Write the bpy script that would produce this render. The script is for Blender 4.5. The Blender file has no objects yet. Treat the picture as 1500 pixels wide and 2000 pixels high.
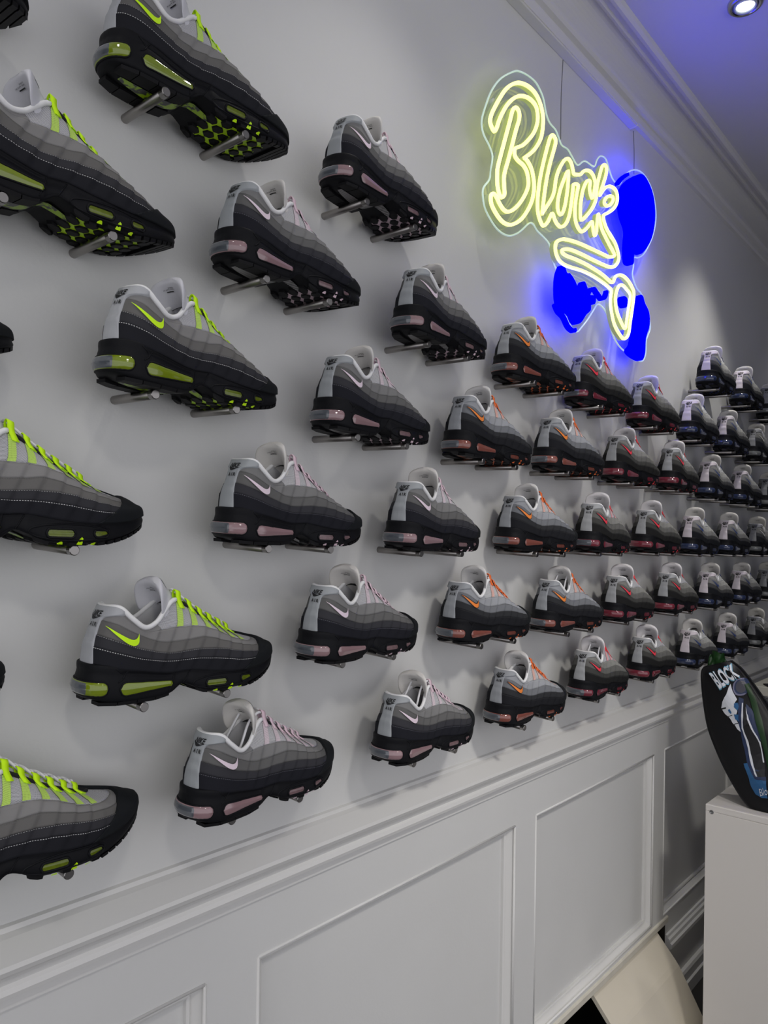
import bpy, bmesh, math, random
import numpy as np
from mathutils import Vector, Matrix
from mathutils.bvhtree import BVHTree

random.seed(4)
scene = bpy.context.scene
COL = scene.collection

# ------------------------------------------------------------------ camera
W, H = 1500.0, 2000.0
F = 1420.0                 # focal length in pixels
ALPHA = math.atan(1280.0 / F)   # angle between view axis and the shoe wall
ROLL = math.radians(0.8)
HORIZON = 1072.0
D = 0.90                   # camera distance from the wall (wall plane is Y = 0)
ZC = 1.50                  # eye height
fwd = Vector((math.cos(ALPHA), math.sin(ALPHA), 0))
rgt = Vector((math.sin(ALPHA), -math.cos(ALPHA), 0))
up = Vector((0, 0, 1))
r2 = rgt * math.cos(ROLL) + up * math.sin(ROLL)
u2 = up * math.cos(ROLL) - rgt * math.sin(ROLL)
CAM = Vector((0, -D, ZC))
cam_data = bpy.data.cameras.new('camera')
cam = bpy.data.objects.new('camera', cam_data)
COL.objects.link(cam)
m = Matrix((r2, u2, -fwd)).transposed().to_4x4()
m.translation = CAM
cam.matrix_world = m
cam_data.sensor_fit = 'HORIZONTAL'
cam_data.sensor_width = 36.0
cam_data.lens = F / W * 36.0
cam_data.shift_y = (HORIZON - H / 2) / W
cam_data.clip_start = 0.02
scene.camera = cam


def ray(px, py):
    return fwd + r2 * ((px - W / 2) / F) + u2 * ((HORIZON - py) / F)


def at(px, py, d):
    """point seen at pixel (px,py) lying d metres in front of the wall"""
    r = ray(px, py)
    return CAM + r * ((-d - CAM.y) / r.y)


def at_plane(px, py, p0, n):
    r = ray(px, py)
    return CAM + r * ((Vector(p0) - CAM).dot(n) / r.dot(n))


# ------------------------------------------------------------------ world, lights, exposure
scene.view_settings.view_transform = 'Standard'
scene.view_settings.look = 'None'
scene.view_settings.exposure = 0.0
scene.view_settings.gamma = 1.0
scene.view_settings.use_curve_mapping = False
world = bpy.data.worlds.new('world')
scene.world = world
world.use_nodes = True
bg = world.node_tree.nodes['Background']
bg.inputs[0].default_value = (0.86, 0.857, 0.91, 1)
bg.inputs[1].default_value = 1.24


def spot(name, loc, target, energy, size=75, blend=0.7, rad=0.035, color=(1, 0.97, 0.91)):
    l = bpy.data.lights.new(name, 'SPOT')
    l.energy = energy
    l.spot_size = math.radians(size)
    l.spot_blend = blend
    l.shadow_soft_size = rad
    l.color = color
    o = bpy.data.objects.new(name, l)
    COL.objects.link(o)
    o.location = loc
    dvec = Vector(target) - Vector(loc)
    o.rotation_euler = dvec.to_track_quat('-Z', 'Y').to_euler()
    return o


for xs, e in ((-1.15, 12), (-0.1, 12), (0.95, 10), (2.04, 14), (2.62, 26), (3.7, 3)):
    spot('ceiling_spot', (xs, -0.36, 2.89), (xs, -0.16, 0), e, 80, 0.8)

for xs, tx, e in ((-1.6, -0.9, 32), (-0.2, 0.5, 34), (0.75, 1.95, 120)):  # added fill spots out of view, brightening the lower wall and plinth
    spot('fill_spot', (xs, -1.75, 2.89), (tx, -0.2, 0.6), e, 62, 1.0, 0.14, (1, 0.96, 0.9))

# ------------------------------------------------------------------ helpers


def lin(c):
    return tuple((x / 12.92 if x <= 0.04045 else ((x + 0.055) / 1.055) ** 2.4) for x in c)


MATS = {}


def mat(name, color, rough=0.6, metal=0.0, spec=0.5, bump=0.0, bscale=300.0, var=0.0, vscale=40.0,
        emit=None, estr=0.0, coat=0.0, trans=0.0, alpha=1.0, ior=1.45):
    if name in MATS:
        return MATS[name]
    mt = bpy.data.materials.new(name)
    mt.use_nodes = True
    nt = mt.node_tree
    b = nt.nodes['Principled BSDF']
    b.inputs['Base Color'].default_value = (*color, 1)
    b.inputs['Roughness'].default_value = rough
    b.inputs['Metallic'].default_value = metal
    b.inputs['Specular IOR Level'].default_value = spec
    b.inputs['Coat Weight'].default_value = coat
    b.inputs['Transmission Weight'].default_value = trans
    b.inputs['Alpha'].default_value = alpha
    b.inputs['IOR'].default_value = ior
    if emit:
        b.inputs['Emission Color'].default_value = (*emit, 1)
        b.inputs['Emission Strength'].default_value = estr
    if bump or var:
        tc = nt.nodes.new('ShaderNodeTexCoord')
        if var:
            n = nt.nodes.new('ShaderNodeTexNoise')
            n.inputs['Scale'].default_value = vscale
            n.inputs['Detail'].default_value = 4
            nt.links.new(tc.outputs['Object'], n.inputs['Vector'])
            r = nt.nodes.new('ShaderNodeMapRange')
            r.inputs[3].default_value = 1 - var
            r.inputs[4].default_value = 1 + var
            nt.links.new(n.outputs['Fac'], r.inputs[0])
            mx = nt.nodes.new('ShaderNodeMix')
            mx.data_type = 'RGBA'
            mx.blend_type = 'MULTIPLY'
            mx.inputs[0].default_value = 1
            mx.inputs[6].default_value = (*color, 1)
            nt.links.new(r.outputs[0], mx.inputs[7])
            nt.links.new(mx.outputs[2], b.inputs['Base Color'])
        if bump:
            n2 = nt.nodes.new('ShaderNodeTexNoise')
            n2.inputs['Scale'].default_value = bscale
            n2.inputs['Detail'].default_value = 3
            nt.links.new(tc.outputs['Object'], n2.inputs['Vector'])
            bp = nt.nodes.new('ShaderNodeBump')
            bp.inputs['Strength'].default_value = bump
            bp.inputs['Distance'].default_value = 0.002
            nt.links.new(n2.outputs['Fac'], bp.inputs['Height'])
            nt.links.new(bp.outputs[0], b.inputs['Normal'])
    MATS[name] = mt
    return mt


def mesh_mat(name, color, hole, freq=900.0, size=0.36):
    """knitted mesh fabric: dark holes on a UV grid given in metres"""
    if name in MATS:
        return MATS[name]
    mt = bpy.data.materials.new(name)
    mt.use_nodes = True
    nt = mt.node_tree
    b = nt.nodes['Principled BSDF']
    b.inputs['Roughness'].default_value = 0.8
    uv = nt.nodes.new('ShaderNodeTexCoord')
    sep = nt.nodes.new('ShaderNodeSeparateXYZ')
    nt.links.new(uv.outputs['UV'], sep.inputs[0])

    def op(kind, a, bb):
        n = nt.nodes.new('ShaderNodeMath')
        n.operation = kind
        for k, v in enumerate((a, bb)):
            if v is None:
                continue
            if isinstance(v, (int, float)):
                n.inputs[k].default_value = v
            else:
                nt.links.new(v, n.inputs[k])
        return n.outputs[0]
    su = op('SINE', op('MULTIPLY', op('ADD', sep.outputs[0], sep.outputs[1]), freq * 2.2), None)
    sv = op('SINE', op('MULTIPLY', op('SUBTRACT', sep.outputs[0], sep.outputs[1]), freq * 2.2), None)
    pr = op('MULTIPLY', su, sv)
    fac = op('GREATER_THAN', pr, size)
    mx = nt.nodes.new('ShaderNodeMix')
    mx.data_type = 'RGBA'
    mx.inputs[6].default_value = (*color, 1)
    mx.inputs[7].default_value = (*hole, 1)
    nt.links.new(fac, mx.inputs[0])
    nt.links.new(mx.outputs[2], b.inputs['Base Color'])
    MATS[name] = mt
    return mt


def mottled_mat(name, c1, c2, scale=90.0, stripes=False):
    if name in MATS:
        return MATS[name]
    mt = bpy.data.materials.new(name)
    mt.use_nodes = True
    nt = mt.node_tree
    b = nt.nodes['Principled BSDF']
    b.inputs['Roughness'].default_value = 0.35
    tc = nt.nodes.new('ShaderNodeTexCoord')
    if stripes:
        n = nt.nodes.new('ShaderNodeTexWave')
        n.inputs['Scale'].default_value = 110
        n.inputs['Distortion'].default_value = 0.6
    else:
        n = nt.nodes.new('ShaderNodeTexNoise')
        n.inputs['Scale'].default_value = scale
        n.inputs['Detail'].default_value = 2
    nt.links.new(tc.outputs['Object'], n.inputs['Vector'])
    cr = nt.nodes.new('ShaderNodeValToRGB')
    cr.color_ramp.elements[0].position = 0.46
    cr.color_ramp.elements[0].color = (*c1, 1)
    cr.color_ramp.elements[1].position = 0.54
    cr.color_ramp.elements[1].color = (*c2, 1)
    nt.links.new(n.outputs['Fac'], cr.inputs[0])
    nt.links.new(cr.outputs[0], b.inputs['Base Color'])
    MATS[name] = mt
    return mt


def new_mesh(name, verts, faces, uvs=None, smooth=True):
    me = bpy.data.meshes.new(name)
    me.from_pydata([tuple(map(float, v)) for v in verts], [], faces)
    if uvs is not None:
        l = me.uv_layers.new(name='UVMap')
        vi = np.empty(len(me.loops), dtype=np.int32)
        me.loops.foreach_get('vertex_index', vi)
        l.data.foreach_set('uv', np.asarray(uvs, dtype=np.float32)[vi].ravel())
    if smooth:
        me.polygons.foreach_set('use_smooth', [True] * len(me.polygons))
    me.update()
    return me


def bm_mesh(name, bm, smooth=False):
    bmesh.ops.recalc_face_normals(bm, faces=bm.faces)
    me = bpy.data.meshes.new(name)
    bm.to_mesh(me)
    bm.free()
    if smooth:
        me.polygons.foreach_set('use_smooth', [True] * len(me.polygons))
    return me


def obj(name, me, material, parent=None, slot_object=False):
    o = bpy.data.objects.new(name, me)
    COL.objects.link(o)
    if material is not None:
        if slot_object:
            if not len(me.materials):
                me.materials.append(None)
            o.material_slots[0].link = 'OBJECT'
            o.material_slots[0].material = material
        elif not len(me.materials):
            me.materials.append(material)
    if parent is not None:
        o.parent = parent
    return o


def tag(o, label=None, cat=None, group=None, kind=None):
    if label:
        o['label'] = label
    if cat:
        o['category'] = cat
    if group:
        o['group'] = group
    if kind:
        o['kind'] = kind
    return o


def empty(name, loc=(0, 0, 0)):
    o = bpy.data.objects.new(name, None)
    COL.objects.link(o)
    o.location = loc
    o.empty_display_size = 0.05
    return o


def box_bm(bm, x0, x1, y0, y1, z0, z1, bevel=0.0):
    vs = [bm.verts.new((x, y, z)) for x in (x0, x1) for y in (y0, y1) for z in (z0, z1)]
    fs = [(0, 1, 3, 2), (4, 6, 7, 5), (0, 4, 5, 1), (2, 3, 7, 6), (0, 2, 6, 4), (1, 5, 7, 3)]
    ff = [bm.faces.new([vs[i] for i in f]) for f in fs]
    if bevel:
        es = set(e for f in ff for e in f.edges)
        bmesh.ops.bevel(bm, geom=list(es), offset=bevel, segments=2, affect='EDGES', profile=0.5)


def box_mesh(name, x0, x1, y0, y1, z0, z1, bevel=0.0):
    bm = bmesh.new()
    box_bm(bm, x0, x1, y0, y1, z0, z1, bevel)
    return bm_mesh(name, bm)


def tube(points, radius, seg=8, closed=False, caps=True):
    """verts, faces of a tube along points"""
    P = np.asarray(points, float)
    n = len(P)
    if closed:
        T = np.roll(P, -1, 0) - np.roll(P, 1, 0)
    else:
        T = np.gradient(P, axis=0)
    T /= np.linalg.norm(T, axis=1)[:, None] + 1e-12
    ref = np.array([0.13, 0.21, 0.97])
    if abs(T[0] @ ref) > 0.95:
        ref = np.array([1.0, 0.1, 0.0])
    A = np.cross(T[0], ref)
    A /= np.linalg.norm(A)
    V = []
    R = np.broadcast_to(np.asarray(radius, float), (n,))
    for i in range(n):
        A = A - T[i] * (A @ T[i])
        A /= np.linalg.norm(A) + 1e-12
        B = np.cross(T[i], A)
        for k in range(seg):
            a = 2 * math.pi * k / seg
            V.append(P[i] + R[i] * (A * math.cos(a) + B * math.sin(a)))
    Fc = []
    m_ = n if closed else n - 1
    for i in range(m_):
        j = (i + 1) % n
        for k in range(seg):
            k2 = (k + 1) % seg
            Fc.append((i * seg + k, i * seg + k2, j * seg + k2, j * seg + k))
    if caps and not closed:
        Fc.append(tuple(range(seg))[::-1])
        Fc.append(tuple((n - 1) * seg + k for k in range(seg)))
    return V, Fc


def merge(parts):
    V, Fc = [], []
    for v, f in parts:
        o = len(V)
        V += list(v)
        Fc += [tuple(i + o for i in ff) for ff in f]
    return V, Fc


def spline(pts, per=6, closed=False):
    P = [np.asarray(p, float) for p in pts]
    n = len(P)
    out = []
    rng = range(n) if closed else range(n - 1)
    for i in rng:
        if closed:
            p0, p1, p2, p3 = P[(i - 1) % n], P[i], P[(i + 1) % n], P[(i + 2) % n]
        else:
            p1, p2 = P[i], P[i + 1]
            p0 = P[i - 1] if i > 0 else 2 * p1 - p2
            p3 = P[i + 2] if i + 2 < n else 2 * p2 - p1
        for k in range(per):
            t = k / per
            out.append(0.5 * ((2 * p1) + (-p0 + p2) * t + (2 * p0 - 5 * p1 + 4 * p2 - p3) * t * t
                              + (-p0 + 3 * p1 - 3 * p2 + p3) * t ** 3))
    if not closed:
        out.append(P[-1])
    return np.array(out)


def grid_faces(nu, nv, off=0, flip=False):
    Fc = []
    for i in range(nu - 1):
        for j in range(nv - 1):
            a = off + i * nv + j
            q = (a, a + nv, a + nv + 1, a + 1)
            Fc.append(q[::-1] if flip else q)
    return Fc


def sweep_x(name, prof, x0, x1, material, parent=None, bevel=False):
    """profile of (d, z) points (d = distance in front of the wall) swept along X"""
    n = len(prof)
    V = [(x, -p[0], p[1]) for x in (x0, x1) for p in prof]
    Fc = [(i, i + 1, n + i + 1, n + i) for i in range(n - 1)]
    Fc += [tuple(range(n))[::-1], tuple(range(n, 2 * n))]
    me = new_mesh(name, V, Fc, smooth=False)
    return obj(name, me, material, parent)


def text_polys(body, size=1.0, shear=0.0, extrude=0.0, bold=0.0):
    cu = bpy.data.curves.new('text_tmp', 'FONT')
    cu.body = body
    cu.size = size
    cu.shear = shear
    cu.extrude = extrude
    cu.offset = bold * size
    cu.resolution_u = 3
    o = bpy.data.objects.new('text_tmp', cu)
    COL.objects.link(o)
    dg = bpy.context.evaluated_depsgraph_get()
    me = bpy.data.meshes.new_from_object(o.evaluated_get(dg))
    V = np.array([v.co[:] for v in me.vertices])
    Fc = [tuple(p.vertices) for p in me.polygons]
    bpy.data.objects.remove(o)
    bpy.data.curves.remove(cu)
    bpy.data.meshes.remove(me)
    return V, Fc


# ------------------------------------------------------------------ room shell
M_WALL = mat('wall_paint', (0.66, 0.66, 0.645), 0.45, bump=0.12, bscale=160, var=0.03, vscale=6)
M_TRIM = mat('trim_paint', (0.69, 0.685, 0.665), 0.35, bump=0.05, bscale=90)
M_CEIL = mat('ceiling_paint', (0.62, 0.62, 0.63), 0.6, bump=0.05)
M_FLOOR = mat('dark_floor', (0.03, 0.028, 0.027), 0.35, var=0.3, vscale=5)
M_CAV = mat('cavity_dark', (0.02, 0.017, 0.012), 0.9)

X0, X1 = -2.5, 4.3
ZCEIL = 2.93


def wall_with_holes(name, x0, x1, z0, z1, holes, y, material):
    xs = sorted({x0, x1} | {h[0] for h in holes} | {h[1] for h in holes})
    zs = sorted({z0, z1} | {h[2] for h in holes} | {h[3] for h in holes})
    V = [(x, y, z) for x in xs for z in zs]
    Fc = []
    nz = len(zs)
    for i in range(len(xs) - 1):
        for j in range(nz - 1):
            cx, cz = (xs[i] + xs[i + 1]) / 2, (zs[j] + zs[j + 1]) / 2
            if any(h[0] < cx < h[1] and h[2] < cz < h[3] for h in holes):
                continue
            a = i * nz + j
            Fc.append((a, a + nz, a + nz + 1, a + 1))
    return obj(name, new_mesh(name, V, Fc, smooth=False), material)


ex = lambda px, py: at(px, py, 0).x
PZ0, PZ1 = at(1272, 1809, 0).z, at(506, 1869, 0).z
p1r, p2l, p2r, p3l, p3r, p4l = ex(400, 1935), ex(504.5, 1900), ex(1005.5, 1650), ex(1046.5, 1640), ex(1276, 1550), ex(1297, 1550)
PANELS = [(p1r - 1.58, p1r - 0.84), (p1r - 0.74, p1r), (p2l, p2r), (p3l, p3r), (p4l, p4l + 0.73), (p4l + 0.82, p4l + 1.55)]
ORX = ex(1299, 1806)
OPEN = (0.60, ORX, 0.0, PZ0 - 0.030)
wall = wall_with_holes('wall_back', X0, X1, 0, ZCEIL, [(a, b, PZ0, PZ1) for a, b in PANELS] + [OPEN], 0.0, M_WALL)
tag(wall, 'pale grey painted shop wall carrying rows of sneakers above panelled wainscot', 'wall', kind='structure')
REC = 0.024
for a, b in PANELS:
    # recessed panel: stepped moulding round a sunk field
    me = box_mesh('wainscot_panel', a - 0.005, b + 0.005, REC, REC + 0.012, PZ0 - 0.005, PZ1 + 0.005)
    obj('wainscot_panel', me, M_WALL, wall)
    bm = bmesh.new()
    steps = [(0.0, 0.0), (0.0, 0.004), (0.012, 0.018), (0.016, 0.015), (0.020, 0.017), (0.020, REC)]
    loops = []
    for ins, y in steps:
        loops.append([bm.verts.new(p) for p in ((a + ins, y, PZ0 + ins), (b - ins, y, PZ0 + ins),
                                                (b - ins, y, PZ1 - ins), (a + ins, y, PZ1 - ins))])
    for l0, l1 in zip(loops[:-1], loops[1:]):
        for k in range(4):
            bm.faces.new((l0[k], l0[(k + 1) % 4], l1[(k + 1) % 4], l1[k]))
    obj('panel_moulding', bm_mesh('panel_moulding', bm), M_TRIM, wall)
    # thin raised bead round the frame
    parts = []
    for p, q in (((a, PZ0), (b, PZ0)), ((b, PZ0), (b, PZ1)), ((b, PZ1), (a, PZ1)), ((a, PZ1), (a, PZ0))):
        parts.append(tube([(p[0], 0.001, p[1]), (q[0], 0.001, q[1])], 0.0032, 8))
    V, Fc = merge(parts)
    obj('panel_bead', new_mesh('panel_bead', V, Fc), M_TRIM, wall)

# chair rail
rail = sweep_x('trim_1', [(0, 1.052), (0.005, 1.050), (0.006, 1.044), (0.013, 1.040), (0.020, 1.034), (0.028, 1.027), (0.036, 1.020),
                          (0.038, 1.015), (0.034, 1.008), (0.026, 1.002), (0.021, 0.996), (0.019, 0.990), (0.022, 0.986),
                          (0.024, 0.980), (0.022, 0.974), (0.015, 0.970), (0.010, 0.967), (0.010, 0.961), (0.006, 0.959), (0.006, 0.953), (0, 0.952)],
               X0, X1, M_TRIM)
tag(rail, 'white moulded chair rail running along the wall under the shoes', 'moulding', kind='structure')
# ledge strip over the low opening
LZ = PZ0 - .031
led = sweep_x('trim_2', [(0, LZ + .020), (0.004, LZ + .019), (0.006, LZ + .016), (0.006, LZ), (0, LZ)], 0.6, ORX + .012,
              mat('ledge_paint', (0.60, 0.57, 0.49), 0.5, var=0.12, vscale=30))
tag(led, 'worn cream ledge strip along the bottom of the wainscot', 'moulding', kind='structure')
# baseboard
bb = sweep_x('baseboard_back', [(0, 0.245), (0.006, 0.244), (0.008, 0.236), (0.014, 0.232), (0.016, 0.222), (0.022, 0.218), (0.022, 0.206), (0.014, 0.200),
                                (0.012, 0.190), (0.010, 0.186), (0.010, 0.085), (0.020, 0.083), (0.024, 0.074), (0.024, 0.045), (0.030, 0.041), (0.030, 0.0), (0, 0)],
             ORX + .004, X1, M_TRIM)
tag(bb, 'white stepped baseboard along the wall past the opening', 'baseboard', kind='structure')
# cavity behind the opening
bm = bmesh.new()
vs = [bm.verts.new((x, y, z)) for x in (0.6, ORX) for y in (0.0, 0.35) for z in (0.0, OPEN[3])]
for f in ((0, 1, 3, 2), (4, 6, 7, 5), (2, 3, 7, 6), (1, 5, 7, 3)):
    bm.faces.new([vs[i] for i in f])
cav = obj('wall_recess', bm_mesh('wall_recess', bm), M_CAV)
tag(cav, 'dark low recess opening at the foot of the wall', 'recess', kind='structure')
# crown moulding
crown_prof = [(0, 2.752), (0.010, 2.754), (0.014, 2.762), (0.014, 2.774), (0.006, 2.780), (0.008, 2.790), (0.018, 2.796), (0.022, 2.806),
              (0.022, 2.815), (0.010, 2.819), (0.006, 2.826), (0.004, 2.850)]
for k in range(1, 9):
    a = k / 8 * math.pi / 2
    crown_prof.append((0.004 + 0.034 * (1 - math.cos(a)), 2.850 + 0.066 * math.sin(a)))
crown_prof += [(0.044, 2.910), (0.050, 2.909), (0.054, 2.916), (0.064, 2.917), (0.070, 2.910), (0.078, 2.909), (0.084, 2.917), (0.086, 2.930), (0, 2.935)]
crown = sweep_x('trim_3', crown_prof, X0, X1, M_TRIM)
tag(crown, 'white crown moulding with cove and double bead at the ceiling', 'moulding', kind='structure')
ceil = obj('ceiling', new_mesh('ceiling', [(X0, 0.0, ZCEIL), (X1, 0.0, ZCEIL), (X1, -4, ZCEIL), (X0, -4, ZCEIL)], [(0, 1, 2, 3)], smooth=False), M_CEIL)
tag(ceil, 'plain white ceiling above the shoe wall', 'ceiling', kind='structure')
flo = obj('floor', new_mesh('floor', [(X0, 0.36, 0), (X1, 0.36, 0), (X1, -4, 0), (X0, -4, 0)], [(3, 2, 1, 0)], smooth=False), M_FLOOR)
tag(flo, 'dark shop floor glimpsed at the foot of the wall', 'floor', kind='structure')
wr = obj('wall_right', new_mesh('wall_right', [(X1, 0, 0), (X1, -4, 0), (X1, -4, ZCEIL), (X1, 0, ZCEIL)], [(0, 1, 2, 3)], smooth=False), M_WALL)
tag(wr, 'pale end wall of the shop beyond the shoe rows', 'wall', kind='structure')

wf = obj('added_shade_wall', new_mesh('added_shade_wall', [(2.15, -1.5, 0), (X1, -1.5, 0), (X1, -1.5, ZCEIL), (2.15, -1.5, ZCEIL)], [(0, 1, 2, 3)], smooth=False), mat('shade_wall_charcoal', (.05, .05, .05), .7))  # unseen dark wall, added to block light from the right end of the rows
tag(wf, 'added unseen charcoal wall dimming the far shoe columns', 'wall', kind='structure')

# cable trunking under the crown moulding, ending above the sign
ctop = at(1237, 262, 0.012)
con = empty('cable_trunking', (ctop.x, 0, 2.74))
tag(con, 'white plastic cable trunking box running below the crown moulding', 'trunking')
me = box_mesh('trunking_body', -2.6, 0, -0.024, 0, -0.008, 0.022, 0.0015)
obj('trunking_body', me, M_TRIM, con)
me = box_mesh('trunking_lid', -2.6, -0.001, -0.0265, -0.0235, -0.004, 0.018, 0.001)
obj('trunking_lid', me, M_TRIM, con)
me = box_mesh('end_cap', -0.004, 0.003, -0.026, 0, -0.009, 0.023, 0.001)
obj('end_cap', me, M_TRIM, con)

# ------------------------------------------------------------------ sneaker geometry (local: +x toe, -y lateral, z up)


def keyed(*kv):
    xs = [k for k, _ in kv]
    ys = [v for _, v in kv]
    def f(x):
        # smooth (pchip-like) interpolation
        x = np.clip(x, xs[0], xs[-1])
        i = int(np.clip(np.searchsorted(xs, x) - 1, 0, len(xs) - 2))
        h = xs[i + 1] - xs[i]
        t = (x - xs[i]) / h
        def sl(j):
            if j <= 0 or j >= len(xs) - 1:
                return 0.0 if len(xs) > 2 else (ys[1] - ys[0]) / (xs[1] - xs[0])
            return (ys[j + 1] - ys[j - 1]) / (xs[j + 1] - xs[j - 1])
        m0, m1 = sl(i) * h, sl(i + 1) * h
        return ((2 * t ** 3 - 3 * t ** 2 + 1) * ys[i] + (t ** 3 - 2 * t ** 2 + t) * m0
                + (-2 * t ** 3 + 3 * t ** 2) * ys[i + 1] + (t ** 3 - t ** 2) * m1)
    return f


OUT = spline([(0, 0), (0.0015, 0.012), (0.008, 0.0245), (0.022, 0.0335), (0.045, 0.0375), (0.075, 0.0370), (0.105, 0.0375), (0.135, 0.0420),
              (0.165, 0.0480), (0.195, 0.0515), (0.222, 0.0505), (0.248, 0.0450), (0.270, 0.0350), (0.286, 0.0230), (0.296, 0.0110), (0.300, 0)], 12)
_s = np.concatenate([[0], np.cumsum(np.linalg.norm(np.diff(OUT, axis=0), axis=1))])
PERIM = _s[-1]
_s /= PERIM


def outline(t):
    return np.interp(t, _s, OUT[:, 0]), np.interp(t, _s, OUT[:, 1])


def warp(p):
    x = p[0]
    b = 0.011 * max(0.0, (x - 0.08) / 0.22) ** 2.0
    return np.array([p[0], p[1] + b, p[2]])


RING = [
    dict(h=.0095, t=.2970, z=keyed((0, .0455), (.05, .039), (.1, .031), (.13, .032), (.16, .028), (.2, .025), (.25, .0285), (.3, .0360)),
         f=keyed((0, .955), (.15, .965), (.3, .97))),
    dict(h=.0110, t=.2945, z=keyed((0, .069), (.03, .061), (.06, .052), (.1, .0455), (.14, .046), (.17, .044), (.21, .0385), (.25, .0385), (.3, .0435)),
         f=keyed((0, .95), (.1, .94), (.18, .975), (.3, .98))),
    dict(h=.0150, t=.2860, z=keyed((0, .084), (.03, .074), (.06, .063), (.1, .0545), (.14, .0565), (.17, .055), (.21, .0475), (.25, .0435), (.286, .0465)),
         f=keyed((0, .88), (.1, .90), (.18, .93), (.3, .93))),
    dict(h=.0200, t=.2740, z=keyed((.012, .097), (.03, .093), (.05, .083), (.08, .0705), (.1, .067), (.13, .0685), (.15, .0705), (.17, .066), (.21, .0555), (.25, .050), (.274, .052)),
         f=keyed((0, .81), (.1, .83), (.18, .83), (.25, .85), (.3, .85))),
    dict(h=.0250, t=.2580, z=keyed((.018, .105), (.035, .105), (.05, .093), (.067, .082), (.085, .0815), (.1, .083), (.12, .0835), (.145, .083), (.17, .0765), (.2, .0640), (.23, .0575), (.258, .0565)),
         f=keyed((0, .76), (.08, .77), (.12, .70), (.18, .66), (.22, .71), (.25, .75), (.3, .78))),
    dict(h=.0280, t=.2270, z=keyed((.021, .1085), (.036, .1105), (.05, .098), (.067, .0865), (.085, .091), (.1, .104), (.115, .1155), (.13, .1105), (.16, .093), (.2, .0745), (.227, .0650)),
         f=keyed((0, .74), (.06, .77), (.09, .66), (.12, .43), (.16, .32), (.2, .27), (.25, .27), (.3, .3))),
]


def ring_pt(j, t):
    R = RING[j]
    x0, y0 = outline(t)
    x = R['h'] + (R['t'] - R['h']) * x0 / 0.3
    return np.array([x, y0 * R['f'](x0), R['z'](x)])


def pleat(x, z):
    if x < 0.062 or x > 0.235:
        return 0.0
    ph = (x - 0.55 * z) / 0.0225
    fr = ph - math.floor(ph)
    w = min(1, (x - 0.062) / 0.02, (0.235 - x) / 0.02)
    s = (fr / 0.86) if fr < 0.86 else (1 - (fr - 0.86) / 0.14)
    return 0.0021 * w * s


NT, SUB = 130, 6
NV = 5 * SUB + 1
TS = np.linspace(0, 1, NT)
half = np.zeros((NT, NV, 3))
for i, t in enumerate(TS):
    K = [ring_pt(j, t) for j in range(6)]
    c = spline(K, SUB)
    half[i] = c
# full grid sigma -1..1 (negative = medial, +y ; positive = lateral, -y)
G = np.zeros((2 * NT - 1, NV, 3))
for i in range(NT):
    for j in range(NV):
        p = half[i, j]
        a = p.copy(); a[1] = -p[1]
        G[NT - 1 + i, j] = warp(a)
        G[NT - 1 - i, j] = warp(p)
SIG = np.linspace(-1, 1, 2 * NT - 1)


def normals(Gd):
    du = np.gradient(Gd, axis=0)
    dv = np.gradient(Gd, axis=1)
    n = np.cross(du, dv)
    ln = np.linalg.norm(n, axis=2)[..., None]
    n = n / (ln + 1e-12)
    return n


GN = normals(G)
# make sure normals point outwards
if GN[NT - 1 + 60, 6][1] > 0:
    GN = -GN
# toe end: repair degenerate normals
for e in (0, -1):
    GN[e] = GN[1 if e == 0 else -2]
ARC = np.abs(SIG) * PERIM
GU = np.zeros(G.shape[:2] + (2,))
for i in range(G.shape[0]):
    dl = np.concatenate([[0], np.cumsum(np.linalg.norm(np.diff(G[i], axis=0), axis=1))])
    GU[i, :, 0] = SIG[i] * PERIM
    GU[i, :, 1] = dl
# pleats
for i in range(G.shape[0]):
    for j in range(NV):
        v = j / SUB
        k = 1.0 if v < 4 else max(0.0, 1 - (v - 4) * 2)
        if v < 1:
            k *= 0.35 + 0.65 * v
        G[i, j] = G[i, j] + GN[i, j] * pleat(G[i, j][0], G[i, j][2]) * k


def samp(sig, v, off=0.0):
    """point on the upper at perimeter parameter sig (-1..1) and ring parameter v (0..5)"""
    a = (sig + 1) / 2 * (2 * NT - 2)
    b = v * SUB
    i = int(min(max(math.floor(a), 0), 2 * NT - 3)); j = int(min(max(math.floor(b), 0), NV - 2))
    u, w = a - i, b - j
    p = (G[i, j] * (1 - u) * (1 - w) + G[i + 1, j] * u * (1 - w) + G[i, j + 1] * (1 - u) * w + G[i + 1, j + 1] * u * w)
    n = (GN[i, j] * (1 - u) * (1 - w) + GN[i + 1, j] * u * (1 - w) + GN[i, j + 1] * (1 - u) * w + GN[i + 1, j + 1] * u * w)
    n = n / (np.linalg.norm(n) + 1e-12)
    return p + n * off, n


def sig_at_x(v, x, side=1):
    """perimeter parameter on ring v where the surface reaches x"""
    j = int(round(v * SUB))
    xs = G[NT - 1:, j, 0] if side > 0 else G[NT - 1::-1, j, 0]
    return side * float(np.interp(x, xs, TS))


def strip(i0, i1, j0, j1, off, lip=0.0012):
    """sub-grid of the upper as a panel with a turned-in top and bottom edge"""
    rows = []
    sub = G[i0:i1 + 1, j0:j1 + 1] + GN[i0:i1 + 1, j0:j1 + 1] * off
    uv = GU[i0:i1 + 1, j0:j1 + 1]
    lo = (G[i0:i1 + 1, j0] + GN[i0:i1 + 1, j0] * (off - lip - 0.001))[:, None]
    hi = (G[i0:i1 + 1, j1] + GN[i0:i1 + 1, j1] * (off - lip - 0.001))[:, None]
    A = np.concatenate([lo, sub, hi], 1)
    U = np.concatenate([uv[:, :1], uv, uv[:, -1:]], 1)
    nu, nv = A.shape[:2]
    return A.reshape(-1, 3), grid_faces(nu, nv), U.reshape(-1, 2)


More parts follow.
